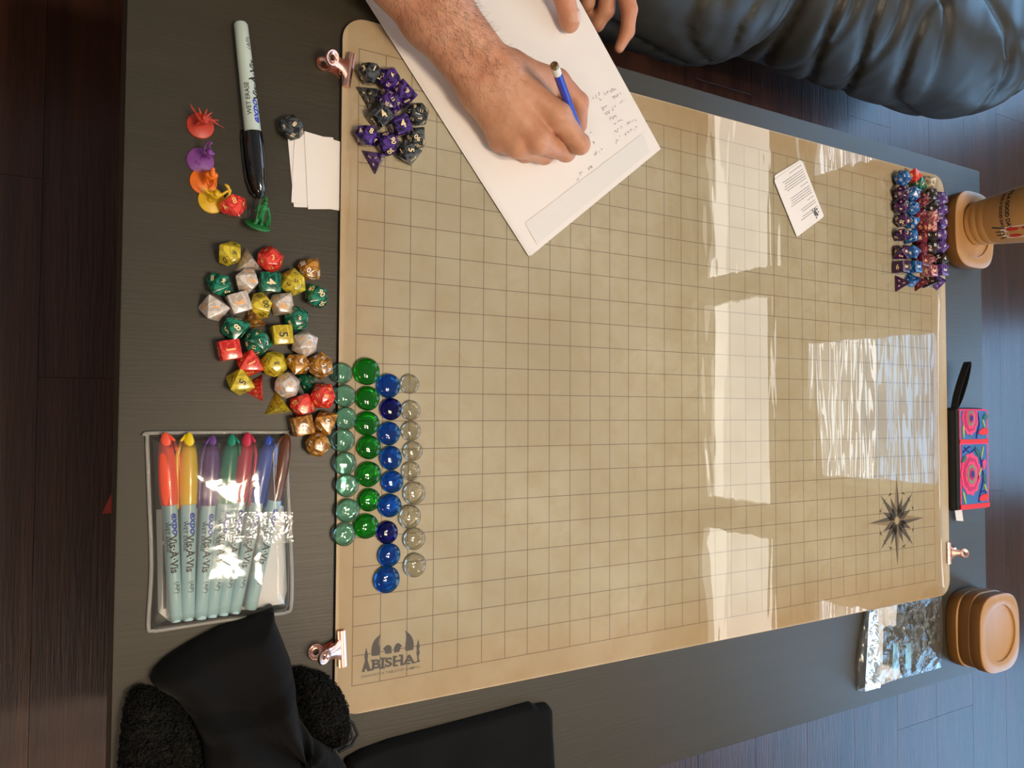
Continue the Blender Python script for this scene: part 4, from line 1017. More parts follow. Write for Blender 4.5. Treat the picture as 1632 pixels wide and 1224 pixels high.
# ------------------------------------------------------------------ coasters and cup
def coaster(name, label, cx, cy, z, group=None, LX=.101, LY=.114, th=.0165, rz=0.0, dark='bamboo_dark'):
    t = thing(name, label, 'coaster', (cx, cy, z), rz, group)
    n = 72; V = []; F = []; mi = []
    def outer(a, s): 
        c, q = abs(math.cos(a)), abs(math.sin(a)); e = 3.2
        return s / ((c / (LX / 2)) ** e + (q / (LY / 2)) ** e) ** (1 / e)
    rings = [(0.0005, th - .0035, 0), (.0385, th - .0035, 0), (.0400, th - .0030, 0), (.0404, th - .0004, 0), (.0412, th, 0), (None, th, .980), (None, th - .0005, .994), (None, th - .0015, 1.0), (None, .0022, 1.0), (None, .0004, .985), (None, 0, .95), (.0005, 0, 0)]
    for r, zz, s in rings:
        for k in range(n):
            a = 2 * PI * k / n; q = r if r else outer(a, s); V.append((q * math.cos(a), q * math.sin(a), zz))
    for i in range(len(rings) - 1):
        for k in range(n):
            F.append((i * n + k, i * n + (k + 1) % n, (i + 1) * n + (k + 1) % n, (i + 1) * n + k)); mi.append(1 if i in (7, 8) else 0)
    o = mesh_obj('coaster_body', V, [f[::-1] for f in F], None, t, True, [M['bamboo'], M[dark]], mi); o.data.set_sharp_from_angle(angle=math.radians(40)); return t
CX, CY = .9535, .5115
coaster('coaster', 'rounded square bamboo coaster under the bamboo cup', CX, CY, TZ, None, th=.019)
for k in range(3):
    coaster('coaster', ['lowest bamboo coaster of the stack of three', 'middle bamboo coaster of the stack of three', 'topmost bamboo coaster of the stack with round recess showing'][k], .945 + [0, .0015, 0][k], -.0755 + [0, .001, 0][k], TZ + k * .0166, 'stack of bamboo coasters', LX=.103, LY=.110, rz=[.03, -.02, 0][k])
cup = thing('bamboo_cup', 'tapered bamboo cup with black lettering and red emblem on a coaster', 'cup', (CX + .006, CY + .010, TZ + .0156))
prof = [(.0005, .0), (.0300, 0), (.0322, .0015), (.0325, .006), (.0318, .008), (.0330, .0100), (.0334, .0160), (.0326, .018), (.0340, .0205), (.0350, .027), (.0344, .029), (.0358, .032), (.0415, .080), (.0460, .118), (.0465, .121), (.0455, .122), (.0440, .119), (.0330, .03), (.0300, .012), (.0005, .011)]
lathe_obj('cup_body', prof, M['cup'], cup, 56)
def cupr(z): return np.interp(z, [.032, .080, .118], [.0358, .0415, .0460]) + .0003
def cup_pt(s, z, az): r = cupr(z); a = az + s / r; return (r * math.cos(a), r * math.sin(a), z)
for s_, z_, sz, az in (("IT'S A GOOD DAY", .0655, .0078, 3.02), ("HAVE A GOOD DAY", .0565, .0060, 3.02)):
    Vg, Fg = glyphs_fine(s_, .045, 0, .25)
    mesh_obj('black_lettering', [cup_pt(x * sz, z_ + y * sz, az) for x, y in Vg], Fg, M['black'], cup)
redm = simple('red_print', (.50, .02, .015), .5); whm = simple('white_print', (.72, .60, .52), .5)
def cup_flat(name, polys, az, m, off=0):
    V = []; F = []
    for P in polys:
        b = len(V); V += [tuple(Vector(cup_pt(x, z, az)) * 1.0 + Vector((-off, -off * .6, 0))) for x, z in P]; F.append(tuple(range(b, len(V))))
    mesh_obj(name, V, F, m, cup)
EL = lambda cx, cz, rx, rz_: [(cx + rx * math.cos(a), cz + rz_ * math.sin(a)) for a in np.linspace(0, 2 * PI, 16)[:-1]]
az = 3.95
cup_flat('white_emblem', [[(-.010, .058), (.010, .058), (.011, .100), (-.011, .100)], EL(0, .056, .010, .005)], az, whm, .0001)
cup_flat('red_emblem', [EL(-.006, .068, .0028, .009), EL(.006, .068, .0028, .009), EL(-.006, .088, .003, .007), EL(.006, .088, .003, .007)], az, redm, .0003)
cup_flat('black_emblem', [[(-.009, .058), (-.007, .058), (-.0105, .040), (-.0125, .042)], [(-.004, .055), (-.002, .055), (-.003, .043), (-.0045, .044)], [(.001, .055), (.003, .055), (.003, .043), (.0015, .043)], [(.006, .056), (.008, .056), (.0105, .046), (.009, .045)]], az, M['black'], .0002)

# ------------------------------------------------------------------ embroidered pouch
ep = thing('embroidered_pouch', 'small zip pouch with pink and blue flower embroidery and black wrist loop', 'pouch', (.9475, .1705, TZ))
EW, EL_ = .040, .0745
heap('black_back', [(x, y) for x, y in rrect(-.002, 0, 2 * EW + .006, 2 * EL_ + .002, .006, 4)], 0, .0145, .006, .0018, M['cord'], ep)
def ecol(n, c): return simple(n + '_thread', c, .75, bump=.6, bs=1800, bd=.0008, var=.15, vs=700)
pk, mg, rd, bl_, nv_, gn, lm, tl = ecol('pink', (.85, .06, .20)), ecol('magenta', (.55, .02, .14)), ecol('red', (.80, .025, .035)), ecol('blue', (.035, .16, .42)), ecol('navy', (.02, .02, .30)), ecol('green', (.02, .16, .13)), ecol('lime', (.42, .55, .12)), ecol('grey_green', (.22, .26, .16))
ZT = .0148
prism('front_panel', rrect(.001, 0, 2 * EW - .003, 2 * EL_ - .002, .004, 4), .010, ZT, pk, ep, bevel=.0012)
prism('blue_field', rrect(.001, -.0225, 2 * EW - .012, .088, .002, 2), ZT - .001, ZT + .0004, bl_, ep)
prism('blue_field', rrect(.001, .0500, 2 * EW - .012, .042, .002, 2), ZT - .001, ZT + .0004, bl_, ep)
prism('red_border', [(-EW + .003, .0235), (EW - .002, .0235), (EW - .002, .0290), (-EW + .003, .0290)], ZT - .001, ZT + .0012, rd, ep, bevel=.0004)
prism('red_border', [(-EW + .003, -.0725), (EW - .001, -.0725), (EW - .001, -.066), (-EW + .003, -.066)], ZT - .001, ZT + .0012, rd, ep, bevel=.0004)
def flower(cx, cy, r, z=ZT, cut=None):
    for k, (f, m, n) in enumerate(((1.0, pk, 11), (.80, mg, 9), (.62, pk, 8), (.46, tl, 7), (.30, mg, 6), (.17, nv_, 5))):
        P = []
        for a in np.linspace(0, 2 * PI, 67)[:-1]:
            q = r * f * (1 + .10 * abs(math.sin(a * n / 2)) - .04); x, y = cx + q * .82 * math.cos(a), cy + q * math.sin(a)
            if cut: y = min(y, cut)
            P.append((x, y))
        prism('flower', P, z, z + .0006 + .0005 * (k + 1), m, ep)
flower(-.010, -.022, .030); flower(-.010, .060, .024, cut=.0705)
def leaf(cx, cy, L, w_, a, m, z=ZT):
    P = [(L * math.cos(t) * .5, w_ * .5 * math.sin(t) * (1 + .3 * math.cos(t))) for t in np.linspace(0, 2 * PI, 19)[:-1]]
    ca, sa = math.cos(a), math.sin(a); prism('leaf', [(cx + x * ca - y * sa, cy + x * sa + y * ca) for x, y in P], z, z + .0016, m, ep)
for a in [(.022, -.058, .026, .010, .1, rd), (.024, .040, .026, .010, .1, rd), (.024, -.010, .018, .009, 1.2, pk), (-.028, .000, .014, .007, .6, gn), (.030, .062, .012, .008, .3, gn), (.026, -.030, .016, .008, 1.9, gn), (.008, .010, .020, .007, 2.2, gn),
          (-.028, -.056, .020, .0035, 1.9, lm), (-.028, .040, .020, .0035, 1.6, lm), (.020, .008, .022, .0030, 1.25, lm), (.028, -.044, .014, .003, 2.0, lm), (.026, .052, .014, .003, 2.0, lm), (.012, -.022, .030, .003, .9, lm)]: leaf(*a)
for P in ([(-.026, .017), (-.012, .010), (.006, .014), (.016, -.002), (.020, -.02)], [(.018, .002), (.022, -.03), (.012, -.055), (.010, -.064)], [(.010, .068), (.014, .052), (.008, .038), (.006, .030)], [(-.030, .010), (-.018, .016), (-.012, .018)], [(.016, -.05), (.026, -.048), (.030, -.052)]):
    tube('stem', [(x, y, ZT + .0008) for x, y in curve(P, 4)], .0011, nv_, ep, 6)
prism('zip_tape', [(-EW - .003, -EL_ + .003), (-EW + .0015, -EL_ + .003), (-EW + .0015, EL_ - .002), (-EW - .003, EL_ - .002)], .0115, .0135, M['cord'], ep)
# wrist loop: a flat band standing on its edge
LP = curve([(-.038, .072), (-.036, .092), (-.028, .115), (-.017, .137), (-.012, .143), (-.013, .130), (-.020, .108), (-.030, .085), (-.036, .074)], 5)
V = []; F = []
for i, (x, y) in enumerate(LP):
    hh = .0075 + .007 * math.sin(PI * i / (len(LP) - 1))
    V += [(x, y, hh - .005), (x, y, hh + .005), (x + .0008, y, hh + .005), (x + .0008, y, hh - .005)]
for i in range(len(LP) - 1):
    for k in range(4): F.append((i * 4 + k, i * 4 + (k + 1) % 4, i * 4 + 4 + (k + 1) % 4, i * 4 + 4 + k))
mesh_obj('wrist_loop', V, F, M['cord'], ep, smooth=False)
tg_ = prism('care_tag', [(-.030, -.090), (-.012, -.092), (-.016, -.072), (-.034, -.072)], .0040, .0046, M['paper'], ep)
flat('care_print', [[(-.029 + k * .0001, -.078 - k * .0028), (-.018, -.078 - k * .0028), (-.018, -.0788 - k * .0028), (-.029, -.0788 - k * .0028)] for k in range(4)], .0047, M['band'], ep)

# ------------------------------------------------------------------ resealable bag
zq = [(1378, 969), (1400, 965), (1460, 955), (1497, 949), (1499, 1000), (1496, 1062), (1440, 1078), (1390, 1094), (1366, 1101), (1364, 1060), (1370, 1010)]
zp = [lwh(*q) for q in zq]; zc = np.mean(np.array(zp), 0)
zb = thing('resealable_bag', 'crinkled clear resealable bag with a white label below the mat corner', 'bag', (zc[0], zc[1], TZ))
g0 = np.array(zp).min(0) - .002; g1 = np.array(zp).max(0) + .002; h_ = .0017
def bag_film(name, H, seed, z0, m, poly, par, c0):
    g0 = np.array(poly).min(0) - .002; g1 = np.array(poly).max(0) + .002
    X, Y = np.meshgrid(np.arange(g0[0], g1[0], h_), np.arange(g0[1], g1[1], h_), indexing='ij'); D = poly_sd(X, Y, poly)
    cr = np.abs(vnoise(X, Y, X * 0, 70, seed, 3)) * 1.0; Hh = z0 + H * (1 - np.exp(-np.maximum(-D, 0) / .008)) * (.55 + 1.1 * cr)
    V = []; F = []; ids = {}
    for i in range(X.shape[0]):
        for j in range(X.shape[1]):
            if D[i, j] < .0008: ids[(i, j)] = len(V); V.append((X[i, j] - c0[0], Y[i, j] - c0[1], float(Hh[i, j])))
    for i in range(X.shape[0] - 1):
        for j in range(X.shape[1] - 1):
            q = [ids.get(k) for k in ((i, j), (i + 1, j), (i + 1, j + 1), (i, j + 1))]
            if None not in q: F.append(q)
    return mesh_obj(name, V, F, m, par, smooth=True)
bag_film('front_film', .006, 21, .0035, M['bag'], zp, zb, zc)
bag_film('back_film', .0012, 22, .0004, M['bag'], zp, zb, zc)
lo_ = lambda q: (lwh(*q)[0] - zc[0], lwh(*q)[1] - zc[1])
prism('white_label', [lo_(q) for q in ((1389, 971), (1427, 962), (1425, 998), (1405, 1000), (1404, 1058), (1430, 1058), (1433, 1079), (1393, 1094), (1390, 1040))], .0020, .0026, M['paper'], zb)
strip('zip_strip', [(1374, 974), (1388, 970), (1392, 1092), (1367, 1098)], .0105, M['bagzip'], zb, zc)
gp = bag_film('inner_packet', .004, 33, .0030, film('grey_packet_film', (.55, .56, .54), 1.2, .08, bumps=((60, .8, .004),), haze=.22, hazecol=(.25, .26, .24)), [lwh(*q) for q in ((1406, 997), (1470, 993), (1472, 1055), (1405, 1060))], zb, zc)
bm = bmesh.new(); rw = random.Random(8)
for k in range(46):
    q = lo_((rw.uniform(1432, 1492), rw.uniform(968, 1048))); s = rw.uniform(.003, .007); b = bmesh.new(); bmesh.ops.create_icosphere(b, subdivisions=1, radius=s)
    for v in b.verts: v.co = Vector((v.co.x * rw.uniform(.5, 1.3), v.co.y * rw.uniform(.5, 1.3), v.co.z * .35)) + Vector((q[0], q[1], .0045))
    me = bpy.data.meshes.new('t'); b.to_mesh(me); b.free(); bm.from_mesh(me); bpy.data.meshes.remove(me)
cn_ = bm_obj('plastic_shards', bm, simple('grey_green_shards', (.10, .115, .10), .3, coat=.4, var=.5, vs=160), zb); cn_['kind'] = 'stuff'
for k in range(2):
    prism('blue_label_stripe', [lo_(q) for q in ((1415 + 20 * k, 1023), (1423 + 20 * k, 1022), (1424 + 20 * k, 1062), (1414 + 20 * k, 1064))], .0075, .0078, simple('pale_blue_print', (.22, .48, .66), .4), zb)

# ------------------------------------------------------------------ black cloth things at the near end
def folds(amp, f, seed, base=1.0):
    def fn(X, Y, D): return np.clip(base + amp * vnoise(X, Y, X * 0, f, seed, 3), .25, 3)
    return fn
fz = [lwh(*q) for q in ((205, 1100), (222, 1090), (262, 1096), (310, 1120), (400, 1110), (452, 1066), (478, 1061), (515, 1072), (535, 1092), (548, 1120), (552, 1150), (545, 1175), (520, 1200), (525, 1262), (182, 1262), (190, 1190), (196, 1130))]
def fuzzy(X, Y, D): return np.clip((poly_sd(X, Y, vz) + .004) / .014, .22, 1) * (1.0 + .20 * vnoise(X, Y, X * 0, 60, 2, 2) + .22 * np.abs(vnoise(X, Y, X * 0, 520, 5, 2)))
vz = [lwh(*q) for q in ((425, 962), (432, 960), (435, 985), (447, 1015), (459, 1045), (463, 1068), (463, 1100), (470, 1135), (490, 1165), (530, 1190), (548, 1215), (552, 1262), (318, 1262), (322, 1215), (318, 1170), (300, 1135), (275, 1108), (246, 1092), (238, 1078), (243, 1064), (262, 1046), (300, 1022), (345, 998), (390, 982), (412, 972))]
o = heap('fleece_bag', fz, TZ, .022, .012, .0014, M['sherpa'], None, fuzzy); tag(o, 'curly black fleece bag under the black velvet pouch at the near corner', 'bag')
Vc = []; Fc = []; rc_ = random.Random(9); cnt_ = 0
fvs = np.empty(len(o.data.vertices) * 3); o.data.vertices.foreach_get('co', fvs); fvs = fvs.reshape(-1, 3)
dv_ = poly_sd(fvs[:, 0], fvs[:, 1], vz); fvs = fvs[(dv_ > -.002) & (fvs[:, 2] > TZ + .003)]
for i in np.random.RandomState(3).choice(len(fvs), 5200):
    c = Vector(fvs[i]); R_c = rc_.uniform(.0010, .0022); a0 = rc_.uniform(0, 6.28); ax_ = Vector((rc_.uniform(-1, 1), rc_.uniform(-1, 1), rc_.uniform(-.4, .4))).normalized(); u_ = ax_.orthogonal().normalized(); w_c = ax_.cross(u_); b = len(Vc); th_ = rc_.uniform(.00022, .00040)
    for k in range(6):
        a = a0 + k * .95; p = c + (u_ * math.cos(a) + w_c * math.sin(a)) * R_c + ax_ * (k - 2.5) * .00045 + Vector((0, 0, R_c * .5)); t_ = (u_ * math.cos(a) + w_c * math.sin(a))
        Vc += [p + t_ * th_, p - t_ * th_ * .5 + ax_ * th_, p - t_ * th_ * .5 - ax_ * th_]
    for k in range(5):
        for q in range(3): Fc.append((b + 3 * k + q, b + 3 * k + (q + 1) % 3, b + 3 * k + 3 + (q + 1) % 3, b + 3 * k + 3 + q))
fc_ = mesh_obj('fleece_curls', Vc, Fc, M['sherpa'], o, True); fc_['kind'] = 'stuff'
def vfold(X, Y, D):
    p = at(465, 1190, TB); a = np.arctan2(Y - p.y, X - p.x); r = np.hypot(X - p.x, Y - p.y)
    return np.clip(1.0 + .22 * np.sin(a * 7 + 3 * vnoise(X, Y, X * 0, 18, 4)) * np.clip(1.3 - r / .12, 0.15, 1) + .12 * vnoise(X, Y, X * 0, 30, 7), .3, 2)
vb = thing('velvet_pouch', 'black velvet drawstring pouch lying folded below the clear marker pouch', 'pouch', (0, 0, 0))
pb = heap('pouch_body', vz, 0, .036, .020, .0020, M['velvet'], vb, vfold)
co = np.empty(len(pb.data.vertices) * 3); pb.data.vertices.foreach_get('co', co); co = co.reshape(-1, 3)
co[:, 2] += TZ + .0098 * np.clip(-poly_sd(co[:, 0], co[:, 1], fz) / .012, 0, 1); pb.data.vertices.foreach_set('co', co.ravel())
for P in ([(520, 1138), (545, 1142), (562, 1152), (570, 1170), (560, 1188), (540, 1198)], [(525, 1150), (548, 1150), (558, 1160), (562, 1176), (548, 1190), (530, 1196)]):
    tube('drawstring', [tuple(at(x, y, .012 if 0 < i < 5 else .018)) for i, (x, y) in enumerate(P)], .0014, M['cord'], vb, 8)
bz = [lwh(*q) for q in ((548, 1207), (575, 1192), (620, 1176), (700, 1155), (780, 1134), (842, 1117), (850, 1121), (868, 1118), (875, 1126), (876, 1165), (879, 1215), (880, 1262), (545, 1262))]
o = heap('velvet_cloth', bz, TZ, .013, .006, .0020, M['velvet'], None, folds(.14, 25, 9)); tag(o, 'flat black velvet bag lying below the printed logo corner of the mat', 'bag')

# ------------------------------------------------------------------ the person writing
def Wp(x, y, h): return tuple(at(x, y, h))
pe = thing('person', 'person with a hairy forearm writing on paper with a blue mechanical pencil', 'person', (0.12, 1.12, 0.445))
O = Vector((0.12, 1.12, 0.445))
mm = .001
def seg(a, b, ra, rb): return (a, b, ra * mm, rb * mm)
# right arm and writing hand
wr_a, wr_b = Wp(792, 112, .040), Wp(765, 144, .028)
el_a, el_b = (-.075, .735, .520), (-.105, .690, .505)
mid_a, mid_b = Wp(703, 2, .050), Wp(684, 32, .038)
common = [seg(wr_a, mid_a, 18, 23), seg(wr_b, mid_b, 17, 22), seg(mid_a, el_a, 23, 34), seg(mid_b, el_b, 22, 32), seg(wr_a, wr_b, 18, 17), seg(mid_a, mid_b, 23, 22),
          seg(wr_a, Wp(888, 184, .052), 17, 12.5), seg(Wp(778, 128, .036), Wp(857, 224, .043), 18, 12), seg(wr_b, Wp(824, 232, .029), 17, 11), seg(wr_b, Wp(798, 222, .017), 14, 11.5),
          seg(Wp(810, 112, .032), Wp(858, 150, .030), 20, 17), seg(Wp(795, 160, .022), Wp(830, 205, .020), 18, 15)]
idx_ = [seg(Wp(888, 184, .052), Wp(924, 230, .049), 12.5, 9.6), seg(Wp(924, 230, .049), Wp(926, 226, .026), 9.4, 8.2), seg(Wp(926, 226, .026), Wp(918, 224, .012), 8.0, 6.6)]
mdl = [seg(Wp(857, 224, .042), Wp(902, 243, .029), 11.5, 9.0), seg(Wp(902, 243, .029), Wp(915, 233, .014), 8.8, 7.6), seg(Wp(915, 233, .014), Wp(908, 220, .009), 7.4, 6.6)]
rng_ = [seg(Wp(824, 232, .029), Wp(868, 248, .016), 11, 8.6), seg(Wp(868, 248, .016), Wp(882, 238, .010), 8.2, 7.2), seg(Wp(882, 238, .010), Wp(870, 226, .009), 7.2, 6.6)]
pky = [seg(Wp(798, 222, .017), Wp(838, 246, .009), 11, 7.8), seg(Wp(838, 246, .009), Wp(852, 238, .008), 7.4, 6.6), seg(Wp(852, 238, .008), Wp(846, 228, .008), 6.6, 6)]
thb = [seg(Wp(822, 118, .034), Wp(888, 130, .034), 18, 12.0), seg(Wp(888, 130, .034), Wp(922, 163, .033), 11.5, 10.0), seg(Wp(922, 163, .033), Wp(924, 200, .018), 9.8, 7.6)]
def knuckles(g, d):
    for (x, y, h_, r, a) in ((888, 186, .060, .010, .0016), (858, 221, .048, .009, .0016), (826, 230, .034, .008, .0010), (923, 229, .058, .007, .0006)):
        p = np.array(Wp(x, y, h_)); d = d - a * np.exp(-((g - p) ** 2).sum(1) / (r * r))
    for (x, y, h_, r, a) in ((905, 240, .045, .006, .0010),):   # valley between index and middle
        p = np.array(Wp(x, y, h_)); d = d + a * np.exp(-((g - p) ** 2).sum(1) / (r * r))
    # tendons on the back of the hand, small folds
    x, y, z = g.T; d = d - .0004 * vnoise(x, y, z, 120, 3, 2) - .00015 * vnoise(x, y, z, 520, 6, 2)
    return np.maximum(d, (T0 + .0032) - z) 
hv, hq = blob(common, [idx_, mdl, rng_, pky, thb], .0017, .010, .006, knuckles)
# left hand resting on the paper's far edge
lw_a, lw_b = (.205, .800, .486), (.245, .815, .478); le = (.375, .900, .535)
lcom = [seg(lw_a, le, 19, 32), seg(lw_b, le, 19, 32), seg(lw_a, lw_b, 19, 18), seg(lw_a, Wp(905, -75, .018), 19, 16), seg(lw_b, Wp(985, -62, .008), 18, 13), seg(lw_a, Wp(948, -70, .016), 19, 14), seg(lw_b, Wp(1000, -90, .010), 18, 12)]
lth = [seg(Wp(900, -75, .020), Wp(898, -10, .024), 16, 11.6), seg(Wp(898, -10, .024), Wp(907, 30, .0150), 11.4, 10.4), seg(Wp(907, 30, .0150), Wp(908, 37, .0140), 10.4, 9.8)]
lix = [seg(Wp(985, -62, .008), Wp(1003, 16, .004), 11.5, 8.8), seg(Wp(1003, 16, .004), Wp(1000, 50, -.004), 8.6, 7.8), seg(Wp(1000, 50, -.004), Wp(987, 76, -.008), 7.8, 5.6)]
lmd = [seg(Wp(975, -66, .004), Wp(966, 16, -.018), 11, 9.4), seg(Wp(966, 16, -.018), Wp(951, 38, -.030), 9.2, 8.6), seg(Wp(951, 38, -.030), Wp(938, 20, -.036), 8.4, 7.6)]
lrg = [seg(Wp(948, -70, .006), Wp(935, 5, -.024), 10, 8.6), seg(Wp(935, 5, -.024), Wp(925, 10, -.036), 8.4, 7.6)]
def lpost(g, d):
    x, y, z = g.T; return d - .0003 * vnoise(x, y, z, 130, 8, 2)
lv, lq = blob(lcom, [lth, lix, lmd, lrg], .0017, .009, .005, lpost)
# the rest of the body sits on the sofa, outside the photograph's frame
hd = np.array((.125, .925, 1.205)); nk = np.array((.12, 1.0, 1.06))
body = [seg(nk, hd + (0, .01, -.05), 55, 55), seg(hd + (0, .03, .02), hd + (0, -.01, .02), 88, 80), seg(hd + (0, -.02, -.05), hd + (0, -.045, -.075), 58, 38), seg(hd + (0, -.08, .0), hd + (0, -.112, -.028), 9, 14),
        seg(hd + (-.082, .02, .0), hd + (-.088, .02, -.02), 12, 10), seg(hd + (.082, .02, .0), hd + (.088, .02, -.02), 12, 10), seg(hd + (-.02, -.088, -.062), hd + (.02, -.088, -.062), 9, 9),
        seg((-.06, 1.01, .97), (-.085, .72, .53), 48, 38), seg((.30, 1.01, .97), le, 48, 36), seg((-.04, 1.01, .98), (.28, 1.01, .98), 60, 60), seg((.12, 1.08, .90), (.12, 1.19, .60), 125, 120)]
bv, bq = blob(body, [], .009, .03)
V = np.concatenate([hv, lv, bv]); Q = np.concatenate([hq, lq + len(hv), bq + len(hv) + len(lv)])
bo = np_mesh('body', V - np.array(O), Q, M['skin'], pe)
shirt = simple('charcoal_cotton', (.035, .037, .042), .9, bump=.3, bs=900); jean = simple('dark_denim', (.018, .026, .05), .9, bump=.4, bs=1200)
def tr_(prims, grow, h, k, name, m):
    v, q = blob([(a, b, ra + grow, rb + grow) for a, b, ra, rb in prims], [], h, k); np_mesh(name, v - np.array(O), q, m, pe)
tr_([seg((-.06, 1.01, .97), (-.078, .86, .75), 52, 50), seg((.30, 1.01, .97), (.335, .955, .75), 52, 50), seg((-.04, 1.01, .98), (.28, 1.01, .98), 64, 64), seg((.12, 1.06, .90), (.12, 1.20, .62), 130, 135), seg((.04, 1.06, .90), (.04, 1.20, .62), 105, 115), seg((.20, 1.06, .90), (.20, 1.20, .62), 105, 115)], .006, .009, .03, 'shirt', shirt)
tr_([seg((.03, 1.22, .56), (-.20, 1.00, .525), 88, 62), seg((.21, 1.22, .56), (.45, 1.02, .525), 88, 62), seg((-.20, 1.00, .515), (.10, 1.00, .505), 56, 42), seg((.45, 1.02, .515), (.16, 1.06, .515), 56, 42)], .002, .010, .03, 'trousers', jean)
for a_, b_ in (((.12, 1.00, .490), (.24, .97, .486)), ((.12, 1.08, .500), (.00, 1.10, .500))):
    v, q = blob([seg(a_, b_, 34, 32)], [], .007, .03); np_mesh('sock', v - np.array(O), q, M['cord'], pe)
v, q = blob([seg(hd + (0, .045, .055), hd + (0, .0, .07), 88, 78), seg(hd + (0, .07, .0), hd + (0, .06, -.03), 70, 62), seg(hd + (-.06, .03, .03), hd + (.06, .03, .03), 45, 45)], [], .006, .03, post=lambda g, d: d - .003 * vnoise(*g.T, 160, 3, 2)); np_mesh('hair', v - np.array(O), q, M['hair'], pe)
# face of the person, looking down at the page
Fd = Vector((hd[0], hd[1], hd[2])) - O
eyw = simple('eye_white', (.75, .73, .70), .2); iris = simple('brown_iris', (.06, .03, .015), .15); lipm = simple('lips', (.48, .16, .12), .5)
for sx in (-1, 1):
    c = Fd + Vector((sx * .031, -.0705, .006))
    e_ = lathe_obj('eye', [(.0001, -.012), (.006, -.0104), (.0104, -.006), (.012, 0), (.0104, .006), (.006, .0104), (.0001, .012)], eyw, pe, 16, Matrix.Translation(c) @ Matrix.Rotation(1.9, 4, 'X'))
    lathe_obj('iris', [(.0001, .0123), (.004, .0117), (.0052, .0109)], iris, e_, 14, Matrix.Translation(c) @ Matrix.Rotation(1.9, 4, 'X'), cap=False)
    tube('eyebrow', [c + Vector((-.016, -.010, .018)), c + Vector((0, -.014, .022)), c + Vector((.016, -.009, .018))], [.0018, .0032, .0018], M['hair'], pe)
tube('lips', [Fd + Vector((-.022, -.090, -.060)), Fd + Vector((-.008, -.099, -.058)), Fd + Vector((.008, -.099, -.058)), Fd + Vector((.022, -.090, -.060))], [.002, .0045, .0045, .002], lipm, pe)
# nails
def nail(p, d, n, L, W_):
    d = Vector(d).normalized(); n = Vector(n); n = (n - d * n.dot(d)).normalized(); s = d.cross(n); V = []; F = []
    for i in range(7):
        for j in range(7):
            u, v = i / 6 * 2 - 1, j / 6 * 2 - 1; uu = u * L / 2 * (1 if u < 0 else math.sqrt(max(0, 1 - .35 * v * v))); 
            V.append(Vector(p) + d * uu + s * v * W_ / 2 - n * (v * v * W_ * .16 + (.0012 if abs(v) == 1 or u == -1 else 0)) - O)
    for i in range(6):
        for j in range(6): F.append((i * 7 + j, i * 7 + 7 + j, i * 7 + 8 + j, i * 7 + 1 + j))
    mesh_obj('fingernail', V, F, M['nail'], pe, smooth=True)
a = Vector(Wp(907, 30, .0150)); b = Vector(Wp(909, 44, .0135)); nail(a + Vector((-.001, 0, .0127)) + (b - a) * .25, b - a, (-.12, 0, 1), .0125, .0145)
# hairs on the forearm and the back of the hand
rh = np.random.RandomState(2); co = hv; P_up = 0
ax0 = np.array(Wp(860, 200, .04)); ax1 = np.array(Wp(640, -60, .05)); axd = (ax1 - ax0) / np.linalg.norm(ax1 - ax0)
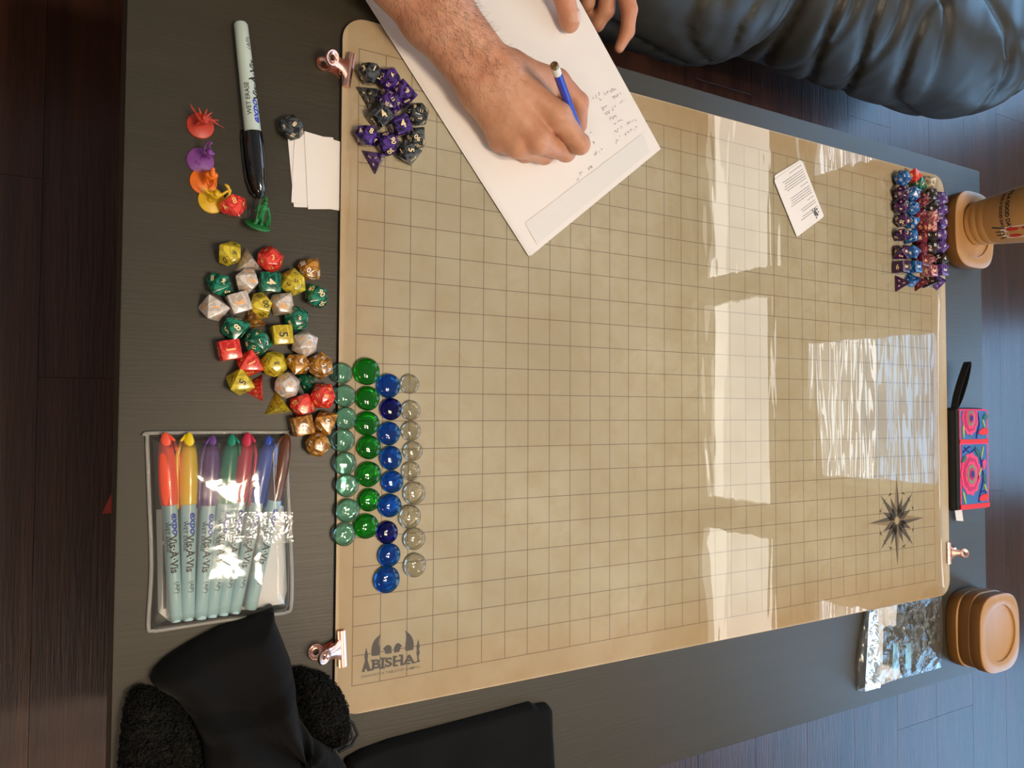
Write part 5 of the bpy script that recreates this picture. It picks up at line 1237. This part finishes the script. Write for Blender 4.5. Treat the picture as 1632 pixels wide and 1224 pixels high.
# vertex normals from the mesh
ns = np.empty(len(bo.data.vertices) * 3, np.float32); bo.data.vertices.foreach_get('normal', ns); ns = ns.reshape(-1, 3)[:len(hv)]
tpos = (hv - ax0) @ axd
cand = np.where((ns[:, 2] > -0.1) & (tpos > .035) & (tpos < .30))[0]
dens = np.clip((tpos[cand] - .035) / .07, 0.06, 1); cand = cand[rh.rand(len(cand)) < dens]
cand = rh.choice(cand, min(5200, len(cand)), replace=False)
V = []; F = []
side = np.cross(axd, [0, 0, 1])
for i in cand:
    p = hv[i]; n = ns[i]; g = -axd * rh.uniform(.2, 1.0) + side * rh.uniform(-1.0, .75) + n * rh.uniform(.12, .45); g -= n * min(0, g @ n); g /= np.linalg.norm(g)
    L = rh.uniform(.005, .0125); c = np.cross(g, n); c /= np.linalg.norm(c) + 1e-9; bend = np.cross(n, g) * rh.uniform(-.5, .5); w_ = rh.uniform(.00005, .00009)
    b = len(V)
    for k in range(4):
        t = k / 3; q = p + g * L * t + bend * L * t * t - n * L * .18 * t * t; ww = w_ * (1 - .7 * t)
        V += [q + c * ww - np.array(O), q - c * ww - np.array(O)]
    F += [(b + 2 * k, b + 2 * k + 1, b + 2 * k + 3, b + 2 * k + 2) for k in range(3)]
ah = mesh_obj('arm_hair', V, F, M['hair'], pe); ah['kind'] = 'stuff'
# mechanical pencil held in the hand
tip = at(933, 238, SH + .0018)
best = None
for k in range(60):
    e = at(883, 103, .04 + k * .002); d = abs((e - tip).length - .142)
    if best is None or d < best[0]: best = (d, e)
e = best[1]; dv = e - tip
pl = thing('mechanical_pencil', 'blue mechanical pencil with white eraser end held by the writing hand', 'pencil', tip); pl.rotation_euler = dv.to_track_quat('Z', 'X').to_euler()
L = dv.length; blm = simple('blue_barrel', (.012, .035, .42), .25, coat=.4); wpl = simple('white_plastic', (.72, .70, .64), .4)
lathe_obj('barrel', [(.0026, .012), (.0040, .020), (.0042, .05), (.0040, L - .014), (.0039, L - .0125)], blm, pl, 24)
lathe_obj('metal_tip', [(.0004, .0), (.0006, .004), (.0018, .0075), (.0026, .0122)], simple('steel', (.6, .6, .6), .25, metal=1), pl, 18)
lathe_obj('eraser_sleeve', [(.0040, L - .0128), (.0041, L - .004), (.0040, L - .0035)], wpl, pl, 24)
lathe_obj('end_cap', [(.0036, L - .004), (.0037, L - .0005), (.0034, L), (.0022, L), (.0020, L - .0015), (.0001, L - .0015)], simple('worn_brass', (.35, .24, .13), .35, metal=.8), pl, 24)
lab = []; F = []
for i in range(2):
    for k in range(9):
        th = -.9 + 1.8 * k / 8 + PI * 1.02; lab.append((.00418 * math.cos(th), .00418 * math.sin(th), L - .020 - i * .026))
for k in range(8): F.append((k, k + 1, 10 + k, 9 + k))
mesh_obj('label', lab, F, simple('silver_label', (.50, .54, .62), .35), pl, True)
